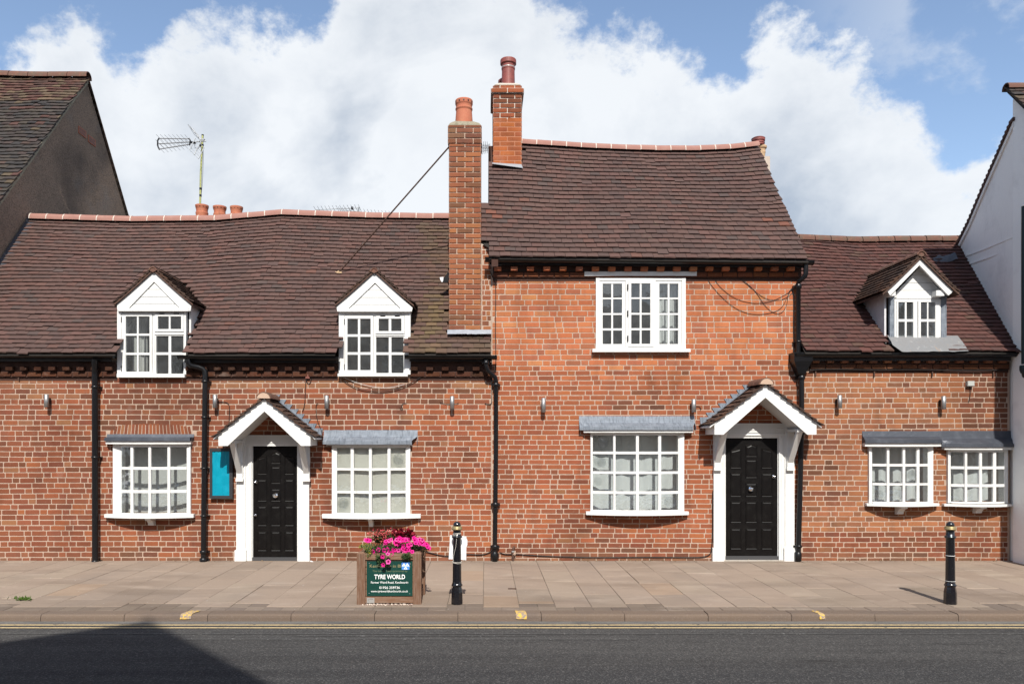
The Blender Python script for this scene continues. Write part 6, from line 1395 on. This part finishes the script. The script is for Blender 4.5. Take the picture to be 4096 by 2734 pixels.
def neighbour_right():
    h = thing('white_house', 'white rendered house with a tall blank side wall at the right edge', 'house', (8.6, -.5, 0))
    # side gable: slants away from the street behind the brick cottage
    pts = []
    for (X, Y) in ((3826, 1000), (3880, 893), (3940, 752), (4000, 617), (4058, 483)):
        # on the plane x = 8.19 + .235*(y+.1)
        k = (X - PX) / F; y_ = (8.19 + .0235 - k * D0) / (k - .235); pts.append((y_, EYE - (Y - PY) * (D0 + y_) / F))
    y0_, z0_ = pts[0]; ylast, zlast = pts[-1]; ycut = -.10
    prof = [(y0_ + .0, -.3)] + pts + [(ycut, zlast + (ylast - ycut) * 1.2 if ylast > ycut else zlast), (ycut, -.3)]
    prof = [p for p in prof if p[0] >= ycut - 1e-6]; mb = MB(); W = lambda y_, z_, o: (wall_x(y_) + o, y_, z_); n = len(prof)
    v = [W(a, b, 0) for a, b in prof] + [W(a, b, 6) for a, b in prof]; mb.add(v, [tuple(range(n)), tuple(range(2 * n - 1, n - 1, -1))] + [(i, n + i, n + (i + 1) % n, (i + 1) % n) for i in range(n)]); mb.build('gable_wall', M['render_white'], h)
    # string courses on the gable
    for (ya_, Ya, yb_, Yb) in ((3838, 1033, 4058, 945), (3845, 1067, 4070, 985)):
        pp = []
        for (X, Y) in ((ya_, Ya), (lerp(ya_, yb_, .5), lerp(Ya, Yb, .5) + 3), (yb_, Yb)):
            k = (X - PX) / F; y_ = (8.19 + .0235 - k * D0) / (k - .235); pp.append((wall_x(y_) - .012, y_, EYE - (Y - PY) * (D0 + y_) / F))
        mb = MB()
        for P, Q in zip(pp, pp[1:]): mb.hexa([(P[0], P[1], P[2] - .012), (Q[0], Q[1], Q[2] - .012), (Q[0] + .03, Q[1], Q[2] - .012), (P[0] + .03, P[1], P[2] - .012), (P[0], P[1], P[2] + .012), (Q[0], Q[1], Q[2] + .012), (Q[0] + .03, Q[1], Q[2] + .012), (P[0] + .03, P[1], P[2] + .012)])
        mb.build('moulding', M['render_white'], h)
    mb = MB()   # verge tiles along the slope
    for (a, b), (c, d) in zip(pts, pts[1:]):
        m_ = 7
        for k in range(m_):
            y_, z_ = lerp(a, c, k / m_), lerp(b, d, k / m_); y2, z2 = lerp(a, c, (k + 1.3) / m_), lerp(b, d, (k + 1.3) / m_); x = wall_x(y_)
            mb.hexa([(x - .06, y2, z2 - .01), (x + .3, y2, z2 - .01), (x + .3, y_, z_ - .0), (x - .06, y_, z_ - .0), (x - .06, y2, z2 + .035), (x + .3, y2, z2 + .035), (x + .3, y_, z_ + .06), (x - .06, y_, z_ + .06)], tcol(P_TILE))
    mb.build('verge_tiles', M['tile'], h, kind='stuff')
    mb = MB()
    for (a, b), (c, d) in zip(pts, pts[1:]): mb.hexa([(wall_x(c) - .03, c, d - .08), (wall_x(c) + .2, c, d - .08), (wall_x(a) + .2, a, b - .08), (wall_x(a) - .03, a, b - .08), (wall_x(c) - .03, c, d - .0), (wall_x(c) + .2, c, d), (wall_x(a) + .2, a, b), (wall_x(a) - .03, a, b)])
    mb.build('verge_mortar', M['render_white'], h)
    # front block, towards the street
    xf = 8.175; yfr = -2.6; ztop = 7.0
    za_, sl_ = 7.24, 1.1; MB().prism([(-.105, -.3), (-.105, za_ - .1), (-.16, za_ - .06), (yfr, za_ + sl_ * (yfr + .16)), (yfr, -.3)], xf, 16, 'x').build('side_wall', M['render_white'], h)
    r = bpy.data.objects.new('roof', None); link(r, h)
    sfx = lambda u, v: Vector((u, lerp(yfr - .2, -.10, v), lerp(za_ + sl_ * (yfr - .04), za_ + .07, v) + .02 * nz(u, v * 3, 9)))
    tile_field(r, sfx, 8.07, 9.8, 30, .165, n_single=0, pal=P_TILE_OLD, jag=.1); deck(r, sfx, 8.09, 16, 4, 4, thick=.04)
    ridge_run(r, [(8.06, -.10, za_ + .08), (9.8, -.10, za_ + .08)], .4, .09, 'ridge_old', joint=False)
    # black downpipe with cast shoe at the right edge of the view
    t = thing('drainpipe', 'black drainpipe on the white side wall at the right edge', 'drainpipe', (8.06, -.5, 3), group='black drainpipes on the brick fronts')
    t['group'] = 'drainpipes'; del t['group']
    y_ = -.5; x = WX(4098, y_); MB().tube([(x, y_, WZ(825, y_)), (x, y_, WZ(1455, y_))], .042, 12).build('pipe', M['dark_green'], t)
    MB().lathe([(.058, 0), (.066, -.02), (.066, -.07), (.05, -.12)][::-1], x, y_, 14, z0=WZ(1460, y_)).build('socket', M['dark_green'], t)
    MB().tube([(x, y_, WZ(1480, y_)), (x + .01, y_, WZ(1500, y_)), (x + .08, y_, WZ(1512, y_)), (x + .16, y_, WZ(1512, y_))], .045, 12).build('bend', M['dark_green'], t)
M['dark_green'] = mat('dark_green_paint', (.012, .022, .024), rough=.4)
neighbour_right()
ld = MB(); n = 12; vs = []   # lead saddle where ridge meets the white wall
for j in range(5):
    for i in range(n + 1):
        s, t = i / n, j / 4; x = lerp(WX(3745, 1.6), WX(3835, 1.6), s); yy_ = 1.62 + .15 * t; z_ = surf_right(x, (yy_ + .25) / 2.45).z + .04 + .14 * s * s * (1 - abs(t - .5)) + .05 * nz(s * 4, t * 3, 3); vs.append((x, yy_, z_))
ld.add(vs, [(j * (n + 1) + i, j * (n + 1) + i + 1, (j + 1) * (n + 1) + i + 1, (j + 1) * (n + 1) + i) for j in range(4) for i in range(n)], smooth=True); ld.build('lead_saddle', M['lead_dark'], rR)

# ------------------------------------------------------------------ things beyond the ridges
bs = thing('rear_chimney', 'row of three orange chimney pots showing above the long ridge', 'chimney', (WX(880, 3.6), 3.6, 4))
MB().box(WX(770, 3.6), WX(985, 3.6), 3.4, 3.85, 3.2, WZ(876, 3.6)).build('stack', M['opp_wall'], bs); ks = 15.6 / F
for Xc, Yt, hw_ in ((808, 821, 26), (879, 826, 26.5), (946, 827, 25.5)):
    z1 = WZ(Yt, 3.6); q = ks; pp = pot(bs, WX(Xc, 3.6), 3.6, z1, [(.001, -60 * q), (21 * q, -60 * q), (22 * q, -46 * q), (24.5 * q, -34 * q), (24.5 * q, -30 * q), (22 * q, -28 * q), (22.5 * q, -18 * q), (hw_ * q, -6 * q), (hw_ * q, -1 * q), (23 * q, 0), (18 * q, 0), (16 * q, -20 * q), (.001, -24 * q)], 'terracotta'); pot_holes(bs, WX(Xc, 3.6), 3.6, z1 - 9 * q, (hw_ - 1.5) * q, 12)
fp = thing('chimney', 'squat banded chimney pot peeping over the right end of the tall ridge', 'chimney', (WX(3045, 2.4), 2.4, 5)); s3 = 14.6 / F; X3 = WX(3033, 2.6)
pot(fp, X3, 2.6, WZ(583, 2.6), [(.001, 0), (25 * s3, 0), (25 * s3, 2 * s3), (23 * s3, 3 * s3), (23 * s3, 7 * s3), (25 * s3, 8 * s3), (25 * s3, 11 * s3), (23 * s3, 12 * s3), (23 * s3, 16 * s3), (26 * s3, 18 * s3), (26 * s3, 24 * s3), (27 * s3, 28 * s3), (22 * s3, 31 * s3), (.001, 30 * s3)], 'terra_red', 'cowl')
pot(fp, X3 + 14 * s3, 2.6, WZ(640, 2.6), [(.001, 0), (12 * s3, 0), (13 * s3, 22 * s3), (15 * s3, 30 * s3), (14 * s3, 36 * s3), (15 * s3, 42 * s3), (19 * s3, 46 * s3), (20 * s3, 52 * s3), (17 * s3, 56 * s3), (.001, 56 * s3)], 'terra_pale')
pot(fp, X3, 2.6, WZ(640, 2.6), [(.001, 0), (20 * s3, 0), (20 * s3, 40 * s3), (.001, 42 * s3)], 'terra_pale', 'flue')
MB().box(X3 - .2, X3 + .15, 2.4, 2.8, 4.0, WZ(640, 2.6)).build('stack', M['opp_wall'], fp)

def tube1(t, a, b, r, m, name): MB().tube([a, b], r, 6).build(name, M[m], t)
def aerial1():   # crop(600,450)/6.273
    ya = 3.6; t = thing('tv_aerial', 'tall grid and triple boom television aerial on a yellowish mast', 'aerial', (WX(801, ya), ya, WZ(830, ya)))
    q = lambda x, y_, dy=0.0: Vector((WX(600 + x / 6.273, ya + dy), ya + dy, WZ(450 + y_ / 6.273, ya + dy)))
    MB().tube([Vector(P3(800, 832, ya)), Vector(P3(803, 700, ya)), q(1322, 560)], .021, 8).build('mast', M['mast'], t)
    mb = MB()
    for Y in (782, 755, 583): c = Vector(P3(802, Y, ya)); mb.tube([c - Vector((0, 0, .02)), c + Vector((0, 0, .02))], .025, 8)
    mb.tube([q(1320, 800), q(1320, 840)], .025, 8); mb.tube([q(1322, 555), q(1322, 578)], .024, 8); mb.build('tape_bands', M['black'], t)
    for (a, b) in (((230, 650), (985, 660)), ((215, 785), (985, 740)), ((240, 918), (985, 800))):
        A, B_ = q(*a, -.1), q(*b, -.1); MB().tube([A, B_], .011, 6).build('boom', M['alu'], t); mb = MB()
        for k in range(8): c = A.lerp(B_, .03 + k * .135); mb.tube([c + Vector((-.03, -.12, .035)), c + Vector((.03, .12, -.035))], .0035, 4)
        mb.build('directors', M['alu'], t)
    mb = MB(); mb.tube([q(232, 640, -.1), q(195, 700, -.1), q(190, 790, -.1), q(205, 870, -.1), q(240, 935, -.1)], .014, 6); mb.tube([q(975, 650, -.1), q(1010, 700, -.1), q(1010, 760, -.1), q(985, 820, -.1)], .016, 6); mb.tube([q(1000, 740, -.1), q(1150, 770, -.05)], .022, 6); mb.build('end_caps', M['black'], t)
    tube1(t, q(1120, 740, -.05), q(1410, 715, .0), .012, 'alu', 'boom'); mb = MB(); mb.box(q(1270, 0).x, q(1370, 0).x, ya - .035, ya + .035, q(0, 705).z, q(0, 670).z); mb.build('clamp', M['alu'], t)
    mb = MB()
    for s in range(5): u = s / 4; mb.tube([q(lerp(1130, 1360, u), lerp(650, 880, u), -.2 + .0 * u), q(lerp(990, 1215, u), lerp(940, 1160, u), -.25)], .0 + (.009 if s in (0, 4) else .002), 5)
    for s in range(6): u = s / 5; mb.tube([q(lerp(1130, 990, u), lerp(650, 940, u), -.2), q(lerp(1360, 1215, u), lerp(880, 1160, u), -.2)], .003, 4)
    mb.tube([q(1270, 740, -.1), q(1110, 1065, -.22)], .009, 5); mb.build('lower_reflector', M['alu'], t); mb = MB()
    mb.tube([q(1270, 690, -.1), q(1060, 400, -.1)], .012, 5)
    for s in range(5): u = s / 4; mb.tube([q(lerp(950, 1200, u), lerp(295, 560, u), -.3), q(lerp(1000, 1250, u), lerp(370, 670, u), .3)], .003, 4)
    mb.tube([q(950, 295, -.3), q(1120, 560, -.25), q(1250, 680, -.2)], .005, 4); mb.tube([q(950, 295, .2), q(1180, 530, .2), q(1265, 660, .2)], .005, 4); mb.build('upper_reflector', M['alu'], t)
    mb = MB(); mb.tube([q(1330, 780), q(1340, 1100), Vector(P3(811, 700, ya)), Vector(P3(809, 740, ya)), Vector(P3(804, 790, ya))], .004, 5); mb.tube([q(1100, 780, -.05), q(1130, 880), q(1200, 920), q(1250, 850), q(1290, 750)], .005, 5); mb.build('feed_cable', M['cable'], t)
aerial1()
def yagi(label, mast, booms, ya):
    t = thing('tv_aerial', label, 'aerial', P3(mast[0], mast[2], ya)); MB().tube([P3(mast[0], mast[1], ya), P3(mast[0], mast[2], ya)], .016, 6).build('mast', M['alu'], t)
    for (a, b, n, hgt) in booms:
        A, B_ = Vector(P3(*a, ya)), Vector(P3(*b, ya)); MB().tube([A, B_], .008, 5).build('boom', M['alu'], t); mb = MB()
        for k in range(n): c = A.lerp(B_, k / (n - 1)); mb.tube([c + Vector((-.012, -.12, hgt)), c + Vector((.012, .12, -hgt * .3))], .004, 4)
        mb.build('directors', M['alu'], t)
    return t
y1 = yagi('low double boom television aerial just above the long ridge', (1434.6, 828, 880), [((1261, 839), (1438, 832), 13, .045), ((1359, 840), (1560, 857), 15, .04)], 5.0)
MB().box(WX(1405, 5), WX(1413, 5), 4.97, 5.03, WZ(838, 5), WZ(828, 5)).build('balun', M['black'], y1)
yagi('small aerial seen in the gap between the two chimneys', (1958, 575, 620), [((1921, 581), (1950, 582), 5, .04), ((1921, 592), (1956, 594), 6, .04), ((1921, 608), (1948, 602), 5, .04)], 4.0)

# ------------------------------------------------------------------ street behind the viewer (it shades the road and shows in the glass)
def street_house(label, x0, x1, y0, depth, ze, za=None, apex=None, m='opp_wall'):
    h = thing('street_house', label, 'house', ((x0 + x1) / 2, y0 - depth / 2, 0))
    if apex is not None:
        MB().prism([(x0, -.2), (x1, -.2), (x1, ze[1]), (apex, za), (x0, ze[0])], y0 - depth, y0, 'y').build('walls', M[m], h)
        for (xa, za_) in ((x0, ze[0]), (x1, ze[1])):
            s = (za - za_) / (apex - xa); xe = xa + (-.2 if xa < apex else .2); zz = za + s * (xe - apex); lo = [(xe, y0 - depth, zz), (apex, y0 - depth, za), (apex, y0 + .1, za), (xe, y0 + .1, zz)]
            MB().hexa([Vector(p) for p in lo] + [Vector((p[0], p[1], p[2] + .1)) for p in lo]).build('roof', M['opp_roof'], h)
    else:
        MB().box(x0, x1, y0 - depth, y0, -.2, ze[0]).build('walls', M[m], h); ym = y0 - depth / 2
        for a, b in ((y0 + .2, ym), (ym, y0 - depth - .2)):
            za_, zb__ = (ze[0] - .1, za) if a == y0 + .2 else (za, ze[0] - .1); MB().hexa([(x0, b, zb__), (x1, b, zb__), (x1, a, za_), (x0, a, za_), (x0, b, zb__ + .1), (x1, b, zb__ + .1), (x1, a, za_ + .1), (x0, a, za_ + .1)]).build('roof', M['opp_roof'], h)
    nx = max(1, int((x1 - x0) / 2.2)); zl = min(ze)
    for i in range(nx):
        for z in [zz for zz in (1.0, 3.7, 6.2) if zz + 1.4 < zl]:
            xc = lerp(x0, x1, (i + .5) / nx); f = bpy.data.objects.new('window', None); link(f, h); mb = MB()
            for a, b, c, d in ((-.5, -.44, 0, 1.3), (.44, .5, 0, 1.3), (-.44, .44, 1.24, 1.3), (-.44, .44, 0, .06), (-.02, .02, .06, 1.24), (-.44, .44, .62, .66)): mb.box(xc + a, xc + b, y0 + .001, y0 + .05, z + c, z + d)
            mb.build('frame', M['white'], f); MB().box(xc - .44, xc + .44, y0 + .002, y0 + .02, z + .06, z + 1.24).build('pane', M['frame_dark'], f)
    return h
M['brick_far'] = mat('far_brick', (.28, .12, .08), rough=.9)
sh_y = -15.0; dz = math.tan(R(SUN_EL)); H = (-3.68 - sh_y) * dz - .25; xa = -3.64 + .035 * 0 + .035 / math.cos(R(SUN_EL)) * (-3.68 - sh_y)
street_house('tall gabled house across the road, casting its pointed shadow on the tarmac', -9.2, .35, sh_y, 8, (H - (xa + 9.2) * .78, H - (.35 - xa) * 1.18), H, xa)
street_house('low painted house across the road right of the gabled one', .6, 8.5, -16.5, 7, (5.0,), 7.4)
street_house('low brick house across the road at the far right', 8.8, 18, -16.2, 7, (5.4,), 7.6, m='brick_far')
street_house('painted house across the road at the far left', -19, -9.6, -16.4, 7, (5.2,), 7.5)
